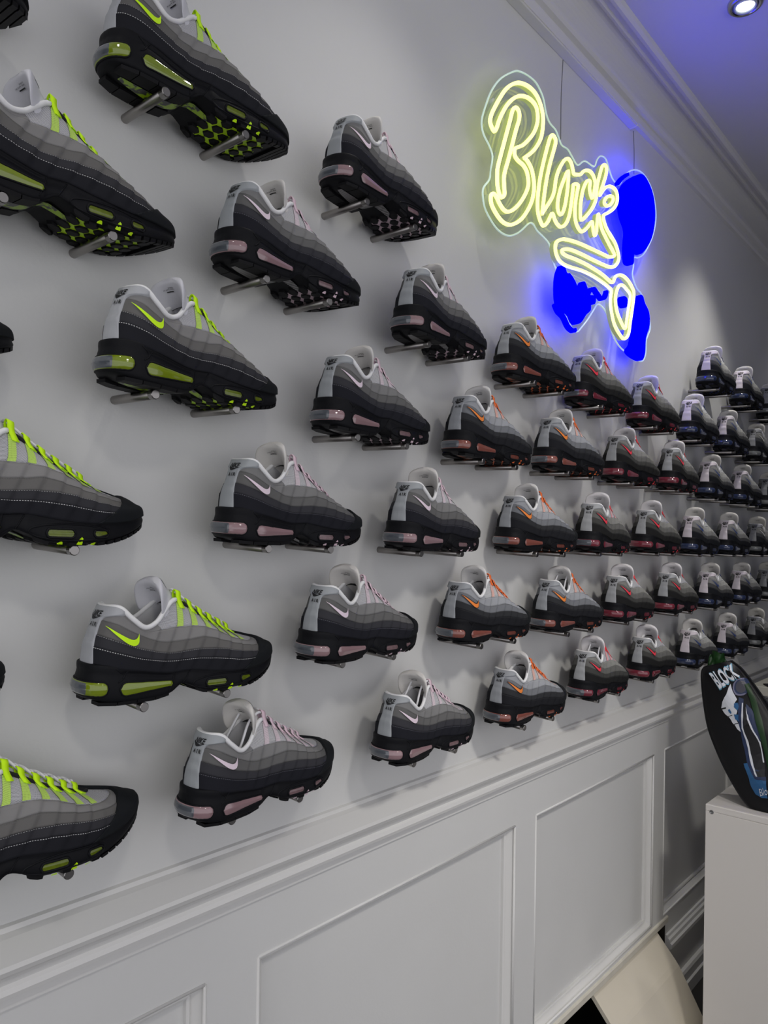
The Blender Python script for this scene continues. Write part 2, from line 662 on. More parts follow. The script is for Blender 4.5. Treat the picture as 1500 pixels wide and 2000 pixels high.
PARTS = {}   # key -> (object name, mesh, material key, parent key, lod)


def part(key, name, data, mk, parent=None, uv=None, smooth=True, lod=0):
    if isinstance(data, bpy.types.Mesh):
        me = data
    else:
        V, Fc = data[0], data[1]
        if len(data) > 2 and uv is None:
            uv = data[2]
        me = new_mesh(name, V, Fc, uv, smooth)
    me.materials.append(None)
    PARTS[key] = (name, me, mk, parent, lod)


IMAX = 2 * NT - 2
offs = (0.0024, 0.0016, 0.0008, 0.0)
for b in range(4):
    part('band%d' % b, 'side_panel', strip(0, IMAX, b * SUB, (b + 1) * SUB, offs[b]), 'b%d' % (b + 1))
# vamp mesh (front) and collar panel (rear) between ring 4 and 5
iv = NT - 1 + int(np.searchsorted(G[NT - 1:, 5 * SUB, 0], 0.084))
im = 2 * (NT - 1) - iv
lat = strip(iv, IMAX, 4 * SUB, 5 * SUB, -0.0004)
med = strip(0, im, 4 * SUB, 5 * SUB, -0.0004)
o = len(lat[0])
part('vamp', 'mesh_vamp', (np.concatenate([lat[0], med[0]]), lat[1] + [tuple(k + o for k in f) for f in med[1]], np.concatenate([lat[2], med[2]])), 'vamp')
part('collar', 'collar_panel', strip(im, iv, 4 * SUB, 5 * SUB, -0.0002), 'b4')

# toe cap: forward patch of the upper, cut by planes
bm = bmesh.new()
i0 = NT - 1 + int(np.searchsorted(G[NT - 1:, 0, 0], 0.185))
for (a, b) in ((i0, IMAX), (0, 2 * (NT - 1) - i0)):
    sub = G[a:b + 1] + GN[a:b + 1] * 0.0036
    vs = [[bm.verts.new(p) for p in row] for row in sub]
    for i in range(len(vs) - 1):
        for j in range(NV - 1):
            try:
                bm.faces.new((vs[i][j], vs[i + 1][j], vs[i + 1][j + 1], vs[i][j + 1]))
            except ValueError:
                pass
bmesh.ops.remove_doubles(bm, verts=bm.verts, dist=0.0006)
A1, A2 = np.array([0.201, 0.022]), np.array([0.270, 0.0620])
dd = A2 - A1
nA = Vector((dd[1], 0, -dd[0])).normalized()
pA = Vector((A1[0], 0, A1[1]))
YR = 0.0135
for co, no in ((pA, nA), (Vector((0, YR, 0)), Vector((0, 1, 0))), (Vector((0.213, 0, 0)), Vector((1, 0, 0)))):
    bmesh.ops.bisect_plane(bm, geom=bm.verts[:] + bm.edges[:] + bm.faces[:], dist=1e-6, plane_co=co, plane_no=no)
kill = []
for f in bm.faces:
    c = f.calc_center_median()
    keep = (c - pA).dot(nA) > 0 or (c.y > YR and c.x > 0.213)
    if not keep:
        kill.append(f)
bmesh.ops.delete(bm, geom=kill, context='FACES')
bmesh.ops.recalc_face_normals(bm, faces=bm.faces)
bm.normal_update()
es = [e for e in bm.edges if e.is_boundary]
r = bmesh.ops.extrude_edge_only(bm, edges=es)
for v in [g for g in r['geom'] if isinstance(g, bmesh.types.BMVert)]:
    c = Vector((0.24, 0.01, 0.025))
    v.co += (c - v.co).normalized() * 0.004
part('toe_cap', 'toe_cap', bm_mesh('toe_cap', bm, True), 'toe')

# heel tab: pale strip up the back, flaring under the collar
te = keyed((0, .046), (1, .039), (2, .034), (3, .037), (3.3, .046), (3.6, .092), (3.9, .118), (4.3, .126), (5.0, .128))
nv_, nu_ = 31, 27
V, U = [], []
for i in range(nu_):
    for j in range(-1, nv_ + 1):
        v = 5 * min(max(j, 0), nv_ - 1) / (nv_ - 1)
        s = -1 + 2 * i / (nu_ - 1)
        edge = (j < 0 or j >= nv_ or i in (0, nu_ - 1))
        bumpy = 0.0006 * math.sin(v * 6.5) if v < 2.8 and abs(s) < .8 else 0
        p, n = samp(s * te(v), v, -0.001 if edge else 0.0034 + bumpy)
        V.append(p); U.append((s, v))
part('heel_tab', 'heel_tab', (V, grid_faces(nu_, nv_ + 2)), 'tab')
# heel tab letters
def v_len(sg, L):
    """ring parameter at height L measured along the surface from the sole"""
    i = int(round((sg + 1) / 2 * (2 * NT - 2)))
    return float(np.interp(L, GU[i, :, 1], np.linspace(0, 5, NV)))


def heel_text(body, size, base, shear, wide=1.0):
    TV, TF = text_polys(body, size, shear, bold=0.03)
    TV[:, 0] -= (TV[:, 0].min() + TV[:, 0].max()) / 2
    out = []
    for q in TV:
        sg = (q[0] * wide + 0.002) / PERIM
        p, n = samp(sg, v_len(sg, base + q[1]), 0.0043)
        out.append(p)
    return out, TF
HL = GU[NT - 1, -1, 1]
t1 = heel_text('NIKE', 0.0098, HL - 0.0130, 0.3, 0.92)
t2 = heel_text('A I R', 0.0068, HL - 0.0245, 0.0)
# small tick between the words
def swoosh_strip(top, bot, fn, n=18):
    T = spline([(a, b, 0) for a, b in top], 8)
    B = spline([(a, b, 0) for a, b in bot], 8)
    T = T[np.linspace(0, len(T) - 1, n).round().astype(int)]
    B = B[np.linspace(0, len(B) - 1, n).round().astype(int)]
    V = []
    for a, b in zip(T, B):
        for k in range(4):
            q = a + (b - a) * k / 3
            V.append(fn(q[0], q[1]))
    return V, grid_faces(n, 4)
t3 = swoosh_strip([(-.014, .0052), (-.006, .0025), (.004, .0015), (.016, .004)], [(-.014, .0048), (-.008, -.0005), (-.002, -.0012), (.016, .004)],
                  lambda a, b: samp((a * .85 + 0.002) / PERIM, v_len((a * .85 + 0.002) / PERIM, HL - .0155 + b), 0.0043)[0])
part('heel_print', 'heel_lettering', merge([t1, t2, t3]), 'print', 'heel_tab', smooth=False)

# collar binding tube
pts = [G[i, NV - 1] + np.array([0, 0, 0.0006]) for i in range(2 * (NT - 1) - (NT - 1 + int(np.searchsorted(G[NT - 1:, NV - 1, 0], 0.117))),
                                                   NT - 1 + int(np.searchsorted(G[NT - 1:, NV - 1, 0], 0.117)) + 1, 2)]
part('binding', 'collar_binding', tube(pts, 0.0031, 8), 'white')
# throat edge (dark binding)
pts = []
k0 = NT - 1 + int(np.searchsorted(G[NT - 1:, NV - 1, 0], 0.117))
e1 = [G[i, NV - 1] for i in range(k0, IMAX + 1, 2)]
e2 = [G[i, NV - 1] for i in range(0, 2 * (NT - 1) - k0 + 1, 2)]
part('throat', 'throat_edge', tube([p + np.array([0, 0, -.0004]) for p in e1 + e2], 0.0026, 8), 'dark')

# lining and insole
rows = []
ring5 = G[:, NV - 1]
cen = np.array([0.07, 0.0, 0.0])
for (sy, dz, zabs, fr) in ((0.98, 0.001, None, 0), (0.86, -0.004, None, 0), (0.80, -0.014, None, 0), (0.86, 0, 0.062, .6), (0.90, 0, 0.046, 1)):
    r = ring5.copy()
    r[:, 1] *= sy
    r[:, 0] = 0.09 + (r[:, 0] - 0.09) * (0.985 if sy > .9 else 0.95)
    if zabs is None:
        r[:, 2] += dz
    else:
        r[:, 2] = np.minimum(r[:, 2] - 0.012, zabs)
    rows.append(r)
A = np.stack(rows, 1)
part('lining', 'collar_lining', (A.reshape(-1, 3), grid_faces(A.shape[0], A.shape[1], flip=True)), 'lining')
last = rows[-1]
V, Fc = [], []
for k in range(0, NT):
    a = last[NT - 1 + k] + np.array([0, 0, .0005]); b = last[NT - 1 - k] + np.array([0, 0, .0005])
    V += [a, b]
for k in range(NT - 1):
    Fc.append((2 * k, 2 * k + 1, 2 * k + 3, 2 * k + 2))
part('insole', 'insole', (V, Fc), 'insole')

# tongue
cpath = spline([(.205, 0, .072), (.185, 0, .080), (.160, 0, .091), (.140, 0, .1025), (.124, 0, .1135), (.112, 0, .1230), (.1025, 0, .1315), (.0955, 0, .1380), (.0915, 0, .1420)], 4)
hw = keyed((0, .011), (.25, .0145), (.42, .0190), (.56, .0245), (.70, .0305), (.82, .0310), (.92, .0270), (.97, .021), (1, .013))
crl = keyed((0, .003), (.3, .010), (.45, .021), (.6, .029), (.75, .019), (.9, .009), (1, .005))
n = len(cpath)
tg = np.gradient(cpath, axis=0)
V, Fc = [], []
NA = 13
for i in range(n):
    s = i / (n - 1)
    tv = tg[i] / np.linalg.norm(tg[i])
    nn = np.array([-tv[2], 0, tv[0]])      # perpendicular in xz
    if nn[0] < 0:
        nn = -nn                            # faces toe/up
    th = 0.0062 * (1 if s < 0.9 else math.sqrt(max(0.04, 1 - ((s - 0.9) / 0.1) ** 2)))
    w = hw(s)
    for k in range(2 * NA):
        a = 2 * math.pi * k / (2 * NA)
        cy = math.copysign(abs(math.cos(a)) ** 0.7, math.cos(a))
        sy = math.copysign(abs(math.sin(a)) ** 0.8, math.sin(a))
        curl = -crl(s) * cy ** 2
        V.append(cpath[i] + np.array([0, w * cy + 0.003, 0]) + nn * (th * sy + curl))
m2 = 2 * NA
for i in range(n - 1):
    for k in range(m2):
        k2 = (k + 1) % m2
        Fc.append((i * m2 + k, i * m2 + k2, (i + 1) * m2 + k2, (i + 1) * m2 + k))
Fc.append(tuple((n - 1) * m2 + k for k in range(m2)))
part('tongue', 'tongue', (V, Fc), 'tongue')
# prints: inside of tongue + front logo patch
def on_tongue(u, s, side, off):
    i = min(max(s, 0), 1) * (n - 1)
    k = int(min(math.floor(i), n - 2)); w_ = i - k
    c = cpath[k] * (1 - w_) + cpath[k + 1] * w_
    tv = tg[k] / np.linalg.norm(tg[k])
    nn = np.array([-tv[2], 0, tv[0]])
    if nn[0] < 0:
        nn = -nn
    w = hw(s)
    cy = u
    curl = -crl(s) * cy ** 2
    th = 0.0062 * (1 - abs(u) ** 2.5) ** 0.4
    return c + np.array([0, w * cy + 0.003, 0]) + nn * (curl + side * (th + off))
TV, TF = text_polys('NIKE\nAIR MAX', 1.0)
TV -= TV.min(0); TV /= TV[:, :2].max()
tp = [on_tongue(-0.28 + 0.62 * q[0], 0.80 + 0.11 * q[1], -1, 0.0016) for q in TV]
# frame strokes under the letters
V, Fc = merge([(tp, TF), ([on_tongue(-0.2 + 0.4 * a, 0.765 + 0.015 * b, -1, 0.0017) for a in (0, .5, 1) for b in (0, 1)], grid_faces(3, 2))])
part('tongue_print', 'tongue_print', (V, Fc), 'print', 'tongue', smooth=False)
V = [on_tongue(-0.5 + a, 0.70 + 0.17 * b, 1, 0.0008) for a in np.linspace(0, 1, 6) for b in np.linspace(0, 1, 5)]
part('tongue_patch', 'tongue_patch', (V, grid_faces(6, 5)), 'patch', 'tongue')

# dark gusset below the laces
V = []
xs_t = np.linspace(0.108, 0.2255, 16)
for x in xs_t:
    a = samp(sig_at_x(5, x, 1), 5)[0]; b = samp(sig_at_x(5, x, -1), 5)[0]
    for k in range(7):
        f = k / 6
        p = a + (b - a) * f
        V.append(p + np.array([0, 0, -0.0045 + 0.004 * 4 * f * (1 - f)]))
part('gusset', 'tongue_gusset', (V, grid_faces(16, 7)), 'dark')

# lace loops, mesh straps, laces
LX = (0.121, 0.139, 0.157, 0.174, 0.191, 0.207)
loops_all = []
for q, x in enumerate(LX):
    for side in (1, -1):
        s0 = sig_at_x(5, x, side)
        ds = 0.0056 / PERIM
        V = []
        for e in (-1, 1):
            sg = s0 + e * ds * side
            base, nb = samp(sg, 4.72, 0.0006)
            edge, ne = samp(sg, 5.0, 0.0)
            inw = np.array([0, 1.0 * side, 0])
            hgt = 0.0068 if q else 0.0105
            prof = [base, edge + np.array([0, 0, .0018]) - inw * .0012, edge + inw * .001 + np.array([0, 0, hgt]), edge + inw * .0050 + np.array([0, 0, hgt + .0016]),
                    edge + inw * .0078 + np.array([0, 0, hgt - .002]), edge + inw * .0062 + np.array([0, 0, .0005])]
            V.append(spline(prof, 3))
        m_ = len(V[0])
        A = np.stack(V, 0)
        # give the webbing thickness
        nrm = np.zeros_like(A)
        tgt = np.gradient(A, axis=1)
        ax = (A[1] - A[0])[None].repeat(2, 0)
        nrm = np.cross(ax, tgt)
        nrm /= np.linalg.norm(nrm, axis=2)[..., None] + 1e-12
        A2_ = np.concatenate([A, (A + nrm * 0.0012)[::-1]], 0)
        A2_ = np.concatenate([A2_, A2_[:1]], 0)
        data = (A2_.reshape(-1, 3), grid_faces(5, m_))
        loops_all.append(data)
        part('loop%d%d' % (q, side), 'lace_loop', data, 'loop', lod=1)
        # strap under the mesh
        V = []
        for a in range(4):
            for b in range(8):
                f = b / 7
                sg = s0 + (a / 3 - .5) * 0.0118 / PERIM * side - side * f * 0.021 / PERIM
                V.append(samp(sg, 4.97 - 0.93 * f, 0.0005)[0])
        uvv = [((a / 3) * .0098, b / 7 * .025) for a in range(4) for b in range(8)]
        if side > 0 or q > 1:
            part('strap%d%d' % (q, side), 'webbing_strap', (V, grid_faces(4, 8), uvv), 'strap', lod=1)
part('loops', 'lace_loops', merge(loops_all), 'loop', lod=2)
lp = []
pos = {}
for q, x in enumerate(LX):
    for side in (1, -1):
        e = samp(sig_at_x(5, x, side), 5)[0]
        pos[q, side] = e + np.array([0, 1.0 * side * 0.0045, 0.0062 if q else 0.0092])
for q in range(len(LX)):
    a, b = pos[q, 1], pos[q, -1]
    lp.append(tube(spline([a, (a + b) / 2 + np.array([0, 0, .0035]), b], 4), 0.0017, 6))
    if q + 1 < len(LX):
        for s in (1, -1):
            a, b = pos[q, s], pos[q + 1, -s]
            lp.append(tube(spline([a, a * .75 + pos[q + 1, s] * .25 + np.array([0, 0, .002]), (a + b) / 2 + np.array([0, 0, .004]), b], 4), 0.0017, 6))
part('lace', 'lace', merge(lp), 'lace')
tk = []
for s in (1, -1):
    a = pos[0, s]
    tk.append(tube(spline([a, a + np.array([-.012, -s * .003, .0015]), a + np.array([-.026, -s * .0015, -.010]), np.array([.075, s * -.016, .080]), np.array([.062, s * -.008, .060])], 5), 0.0019, 6))
# small tucked knot
for kx in range(3):
    ang = kx * 2.1
    tk.append(tube([np.array([.066, -.004, .070]) + 0.010 * np.array([math.cos(a) * math.cos(ang), math.cos(a) * math.sin(ang), math.sin(a) * .8]) for a in np.linspace(0, 2 * math.pi, 14)], 0.0019, 6))
part('tucked', 'tucked_lace', merge(tk), 'lace', lod=5)

# stitching dashes along panel edges (lateral side)
V, Fc, V2, F2 = [], [], [], []
def dashes(v, off, x_lo, x_hi, L=0.0016, gap=0.0012, w=0.00028):
    s = sig_at_x(v, x_lo); s1 = sig_at_x(v, x_hi)
    out = []
    while s < s1:
        a = samp(s, v - .05 - w / .014 * 1, off)[0]; b = samp(s + L / PERIM, v - .05 - w / .014, off)[0]
        c = samp(s + L / PERIM, v - .05 + w / .014, off)[0]; d = samp(s, v - .05 + w / .014, off)[0]
        out.append((a, b, c, d))
        s += (L + gap) / PERIM
    return out
for b, (v, off, lo, hi) in enumerate(((1, .0029, .012, .232), (2, .0021, .012, .245), (3, .0013, .036, .250))):
    V, Fc = [], []
    for q in dashes(v, off, lo, hi):
        o = len(V); V += q; Fc.append((o, o + 1, o + 2, o + 3))
    part('stitch%d' % b, 'stitching', (V, Fc), 'st%d' % b, 'band%d' % b, smooth=False, lod=1)

# side tick (lateral), projected on the panels
allv = (G + GN * 0.0009)[NT - 1:, :]
bv = BVHTree.FromPolygons([Vector(p) for p in allv.reshape(-1, 3)], grid_faces(NT, NV))
def lat_pt(x, z, off=0.0012):
    h = bv.ray_cast(Vector((x, -0.2, z)), Vector((0, 1, 0)))
    if h[0] is None:
        h = bv.find_nearest(Vector((x, -0.04, z)))
    nn = h[1] if h[1].y < 0 else -h[1]
    return np.array(h[0] + nn * off)
STOP = [(.0225, .0905), (.030, .0845), (.039, .0785), (.047, .0745), (.052, .0745), (.0550, .0770), (.0566, .0805)]
SBOT = [(.0225, .0902), (.029, .0820), (.037, .0740), (.045, .0685), (.0515, .0672), (.0560, .0705), (.0568, .0805)]
part('swoosh', 'side_tick', swoosh_strip(STOP, SBOT, lambda a, b: lat_pt(a, b, 0.0026)), 'swoosh')
cx, cz = .044, .0775
part('swoosh_edge', 'side_tick_outline', swoosh_strip([(a + .0006 - (.0012 if a < .03 else 0), b + .0016) for a, b in STOP], [(a - .0003 + (.0018 if a > .05 else 0), b - .0008) for a, b in SBOT],
     lambda a, b: lat_pt(a, b, 0.0022)), 'outline', lod=0)

# ---- midsole
zb = keyed((0, .0065), (.012, .0042), (.028, .0032), (.045, .003), (.088, .003), (.103, .0065), (.117, .0150), (.131, .0115), (.146, .0050), (.162, .003), (.205, .003), (.228, .0060), (.252, .0115), (.275, .0190), (.290, .0245), (.300, .0290))
zt = RING[0]['z']
MROW = [(.915, 0.0), (.975, .07), (1.0, .2), (1.005, .42), (.992, .62), (.975, .80), (.978, .93), (.972, 1.04), (.93, 1.07)]
MS = 3
def mid_half(t):
    x0, y0 = outline(t)
    K = []
    for s, f in MROW:
        x = 0.15 + (x0 - 0.15) * (0.35 * s + 0.65 if x0 > .15 else s * .7 + .3)
        b_, t_ = zb(x0), zt(x0)
        K.append(np.array([x, y0 * s, b_ + (t_ - b_) * f]))
    return spline(K, MS)
MV = (len(MROW) - 1) * MS + 1
MG = np.zeros((2 * NT - 1, MV, 3))
for i, t in enumerate(TS):
    hh = mid_half(t)
    for j in range(MV):
        p = hh[j]; a = p.copy(); a[1] = -p[1]
        MG[NT - 1 + i, j] = warp(a); MG[NT - 1 - i, j] = warp(p)
MN = normals(MG)
if MN[NT - 1 + 60, 8][1] > 0:
    MN = -MN
for e in (0, -1):
    MN[e] = MN[1 if e == 0 else -2]


def msamp(sig, v, off=0.0):
    a = (sig + 1) / 2 * (2 * NT - 2); b = v * (MV - 1)
    i = int(min(max(math.floor(a), 0), 2 * NT - 3)); j = int(min(max(math.floor(b), 0), MV - 2))
    u, w = a - i, b - j
    f = lambda Q: Q[i, j] * (1 - u) * (1 - w) + Q[i + 1, j] * u * (1 - w) + Q[i, j + 1] * (1 - u) * w + Q[i + 1, j + 1] * u * w
    n_ = f(MN); n_ = n_ / (np.linalg.norm(n_) + 1e-12)
    return f(MG) + n_ * off, n_


def mv_at(sig, z):
    """row parameter on the midsole wall for height z"""
    i = int(round((sig + 1) / 2 * (2 * NT - 2)))
    zz = MG[i, :, 2]
    return float(np.interp(z, zz[:MV - 3], np.linspace(0, 1, MV)[:MV - 3]))


# sculpt: strap recess at mid-foot and ledge line above the windows
for i in range(2 * NT - 1):
    for j in range(MV):
        x, y, z = MG[i, j]
        k = 0.0
        f = j / (MV - 1)
        if 0.104 < x < 0.130:
            k -= 0.0016 * min(1, (x - .104) / .004, (.130 - x) / .004) * (1 if .1 < f < .8 else 0)
        if 0.036 < x < 0.104:
            k -= 0.0016 * math.exp(-((f - .70) / .05) ** 2)
        MG[i, j] = MG[i, j] + MN[i, j] * k
V = list(MG.reshape(-1, 3))
Fc = grid_faces(2 * NT - 1, MV)
# bottom and top closing strips
def close(j, flip, sag):
    for k in range(NT - 1):
        ids = []
        a = (NT - 1 + k) * MV + j; b = (NT - 1 - k) * MV + j
        c = (NT - 1 + k + 1) * MV + j; d = (NT - 1 - k - 1) * MV + j
        q = (a, c, d, b) if k else (a, c, d)
        Fc.append(q[::-1] if flip else q)
close(0, True, 0); close(MV - 1, False, 0)
part('midsole', 'midsole', (V, Fc), 'sole')


def window(s0, s1, zfun, bulge, nm, nu=26, nv=9, rimr=0.0011, grow=0.0):
    """capsule-shaped air window conforming to the midsole wall; zfun(f) -> (z low, z high)"""
    V, rim_t, rim_b = [], [], []
    for i in range(nu):
        f = i / (nu - 1)
        sg = s0 + (s1 - s0) * f
        zl, zh = zfun(f)
        c, hgt = (zl + zh) / 2, (zh - zl) / 2
        wlen = abs(s1 - s0) * PERIM
        dd_ = min(f, 1 - f) * wlen
        rr = hgt
        k = math.sqrt(max(0.0, 1 - (1 - min(1, dd_ / rr)) ** 2)) if rr > 0 else 0
        k = max(k, 0.02)
        for j in range(nv):
            g = -1 + 2 * j / (nv - 1)
            z = c + hgt * k * g
            b = bulge * math.sqrt(max(0, 1 - abs(g) ** 2.2)) * k
            if abs(g) < 0.05:
                b += 0.0005
            p = msamp(sg, mv_at(sg, z), 0.0003 + b)[0]
            V.append(p)
            if j == 0:
                rim_b.append(msamp(sg, mv_at(sg, z), 0.0004)[0])
            if j == nv - 1:
                rim_t.append(msamp(sg, mv_at(sg, z), 0.0004)[0])
    return (V, grid_faces(nu, nv)), tube(rim_b + rim_t[::-1], rimr, 6, closed=True)


def msig(x, side=1):
    xs = MG[NT - 1:, 8, 0] if side > 0 else MG[NT - 1::-1, 8, 0]
    return side * float(np.interp(x, xs, TS))


wd = {}
wd['w_rear'] = window(msig(.020, -1), msig(.020), lambda f: (.0125, .0285), .0028, 'rear', nu=48, nv=11)
wd['w_side'] = window(msig(.033), msig(.105), lambda f: (.0105 + .0040 * f, .0275 - .0060 * f), .0012, 'side')
wd['w_fore'] = window(msig(.150), msig(.181), lambda f: (.0085, .0180), -.0002, 'f1', rimr=.0014)
wd['w_toe'] = window(msig(.203), msig(.222), lambda f: (.0098, .0178), -.0002, 'f2', nu=18, rimr=.0014)
for k, (g, rm) in wd.items():
    part(k, 'air_window', g, 'air_small' if k in ('w_fore', 'w_toe') else 'air', 'midsole')
    part(k + '_rim', 'window_rim', rm, 'sole', 'midsole', lod=1)
# clear wedge inside the rear bubble (smoky back half)
g = window(msig(.020, -1) * .98, msig(.0050), lambda f: (.0128, .0282), .0031, 'rear', nu=40, nv=11)[0]
part('rear_clear', 'smoky_bubble', g, 'smoke', 'midsole', lod=1)
# oval ridge round the forefoot windows
pts = []
for a in np.linspace(0, 2 * math.pi, 40, endpoint=False):
    sg = msig(.178 + .046 * math.cos(a)); z = .0145 + .0088 * math.sin(a) + (.002 if math.cos(a) > .6 else 0)
    pts.append(msamp(sg, mv_at(sg, z), 0.0)[0])
part('ridge', 'sole_ridge', tube(pts, 0.0011, 6, closed=True), 'sole', 'midsole', lod=1)
# crease lines of the heel clip
for q_, line in enumerate((((.026, .0425), (.036, .034), (.030, .027)), ((.0405, .0395), (.034, .031)), ((.106, .032), (.104, .022), (.099, .008)), ((.128, .031), (.122, .020), (.119, .0165)))):
    L = spline([(a, b, 0) for a, b in line], 6)
    part('clip%d' % q_, 'sole_crease', tube([msamp(msig(a), mv_at(msig(a), b), 0.0)[0] for a, b, _ in L], 0.0009, 6), 'sole', 'midsole', lod=1)

# ---- outsole
def half_w(x):
    i = np.searchsorted(OUT[:190, 0], x)
    return float(np.interp(x, OUT[:, 0], OUT[:, 1]))
def bot(x, y, dz):
    p = warp(np.array([x, y, 0]))
    return np.array([p[0], p[1], zb(x) + dz])
# coloured web under the forefoot
V, Fc = [], []
xs_ = np.linspace(.146, .240, 22)
for x in xs_:
    w = half_w(x) * (.66 if x < .2 else .74)
    for k in range(9):
        V.append(bot(x, w * (-1 + 2 * k / 8), -0.0007))
part('web', 'outsole_web', (V, grid_faces(22, 9, flip=True)), 'web', smooth=False)
# hexagonal lugs
lugs = []
P_ = .0205
row = 0
x = .146
while x < .246:
    yy = -3 * P_ + (P_ / 2 if row % 2 else 0)
    while yy < 3.2 * P_:
        if abs(yy) < half_w(x) * .93:
            ring0, ring1 = [], []
            for a in range(6):
                an = math.pi / 3 * a + math.pi / 6 + .25
                px_, py_ = x + .0090 * math.cos(an), yy + .0090 * math.sin(an)
                lim = half_w(min(max(px_, .001), .299)) * .96
                py_ = min(max(py_, -lim), lim)
                ring0.append(bot(px_, py_, 0.001)); ring1.append(bot(x + (px_ - x) * .88, yy + (py_ - yy) * .88, -0.003))
            lugs.append((ring0 + ring1, [(a, (a + 1) % 6, 6 + (a + 1) % 6, 6 + a) for a in range(6)] + [(11, 10, 9, 8, 7, 6)]))
        yy += P_
    x += P_ * .866
    row += 1
# heel plates along both sides of the shank
def block(x0, x1, y0f, y1f):
    top, low = [], []
    for (xx, ff) in ((x0, y0f), (x1, y0f), (x1, y1f), (x0, y1f)):
        top.append(bot(xx, half_w(xx) * ff, .0012)); low.append(bot(xx, half_w(xx) * ff * .98, -.003))
    return (top + low, [(0, 1, 5, 4), (1, 2, 6, 5), (2, 3, 7, 6), (3, 0, 4, 7), (7, 6, 5, 4)])
heel_blocks = []
for (a, b) in ((.012, .0312), (.0325, .0562), (.0575, .0812), (.0825, .101)):
    for (f0, f1) in ((-.955, -.36), (.36, .955)):
        heel_blocks.append(block(a, b, f0, f1))
toe_blocks = []
for k in range(7):
    a = .222 + .0112 * k
    b = min(a + .0085, .2985)
    for (f0, f1) in ((-1.0, -.80), (.80, 1.0)):
        toe_blocks.append(block(a, b, f0, f1))
for k in range(4):
    a = .2555 + k * .0108
    toe_blocks.append(block(a, a + .0085, -.82, .82))
part('heel_tread', 'heel_tread', merge(heel_blocks), 'tread', smooth=False, lod=2)
for k, l in enumerate(heel_blocks):
    part('heel_lug%d' % k, 'heel_lug', l, 'tread', smooth=False, lod=1)
part('toe_tread', 'toe_tread', merge(toe_blocks), 'tread', smooth=False)
part('lugs', 'outsole_lugs', merge(lugs), 'tread', smooth=False, lod=3)
for k, l in enumerate(lugs):
    part('lug%d' % k, 'outsole_lug', l, 'tread', smooth=False, lod=4)
# shank strip
V = []
xs_ = np.linspace(.022, .152, 26)
for q, x in enumerate(xs_):
    f = q / 25
    w = .0100 * math.sin(math.pi * min(1, .06 + f * .92)) ** .6
    yc = -.004 + .010 * math.sin(f * math.pi) - .012 * f
    for k in range(4):
        V.append(bot(x, yc + w * (-1 + 2 * k / 3), -0.0016))
part('shank', 'shank_strip', (V, grid_faces(26, 4, flip=True)), 'shank', smooth=False)
# coloured tabs showing at the outsole edge
tabs = []
for (x, w, h) in ((.188, .0065, .0065), (.166, .006, .0016), (.205, .006, .0016)):
    s0 = msig(x)
    V = []
    for a, hh in ((-.5, 0), (-.28, .75), (0, 1), (.28, .75), (.5, 0)):
        sg = s0 + a * w / PERIM
        V += [msamp(sg, mv_at(sg, .0032), .0008)[0] + np.array([0, 0, -.0012]), msamp(sg, mv_at(sg, .0034 + h * hh), .0010)[0]]
    tabs.append((V, [(2 * k, 2 * k + 2, 2 * k + 3, 2 * k + 1) for k in range(4)]))
part('tabs', 'outsole_tab', merge(tabs), 'web', smooth=False)

# ------------------------------------------------------------------ colourways
BLK = (0.012, 0.0125, 0.014)
COMMON = dict(
    sole=mat('black_midsole', (0.0065, 0.0068, 0.0085), 0.55, spec=0.16, bump=0.05, bscale=900),
    tread=mat('black_tread', (0.006, 0.006, 0.007), 0.6, spec=.2),
    white=mat('white_binding', (0.80, 0.80, 0.80), 0.7),
    lace=mat('white_lace', (0.78, 0.78, 0.80), 0.75, bump=0.2, bscale=1500),
    lining=mat('grey_lining', (0.46, 0.46, 0.47), 0.9, bump=0.15, bscale=1200),
    insole=mat('insole_grey', (0.33, 0.32, 0.32), 0.8),
    toe=mat('black_toe_nubuck', (0.010, 0.0115, 0.0135), 0.8, spec=.2, bump=0.06, bscale=1500),
    print=mat('black_print', (0.012, 0.012, 0.013), 0.5),
    dark=mat('black_gusset', (0.012, 0.012, 0.013), 0.9),
    outline=mat('tick_outline', (0.012, 0.012, 0.013), 0.6),
    smoke=mat('smoky_bubble', (0.085, 0.095, 0.11), 0.06, spec=0.7, coat=0.6),
    patch=mat('tongue_patch', (0.70, 0.70, 0.71), 0.35),
)


def nub(name, c):
    return mat(name, c, 0.85, spec=0.12, bump=0.10, bscale=1400, var=0.05, vscale=60)


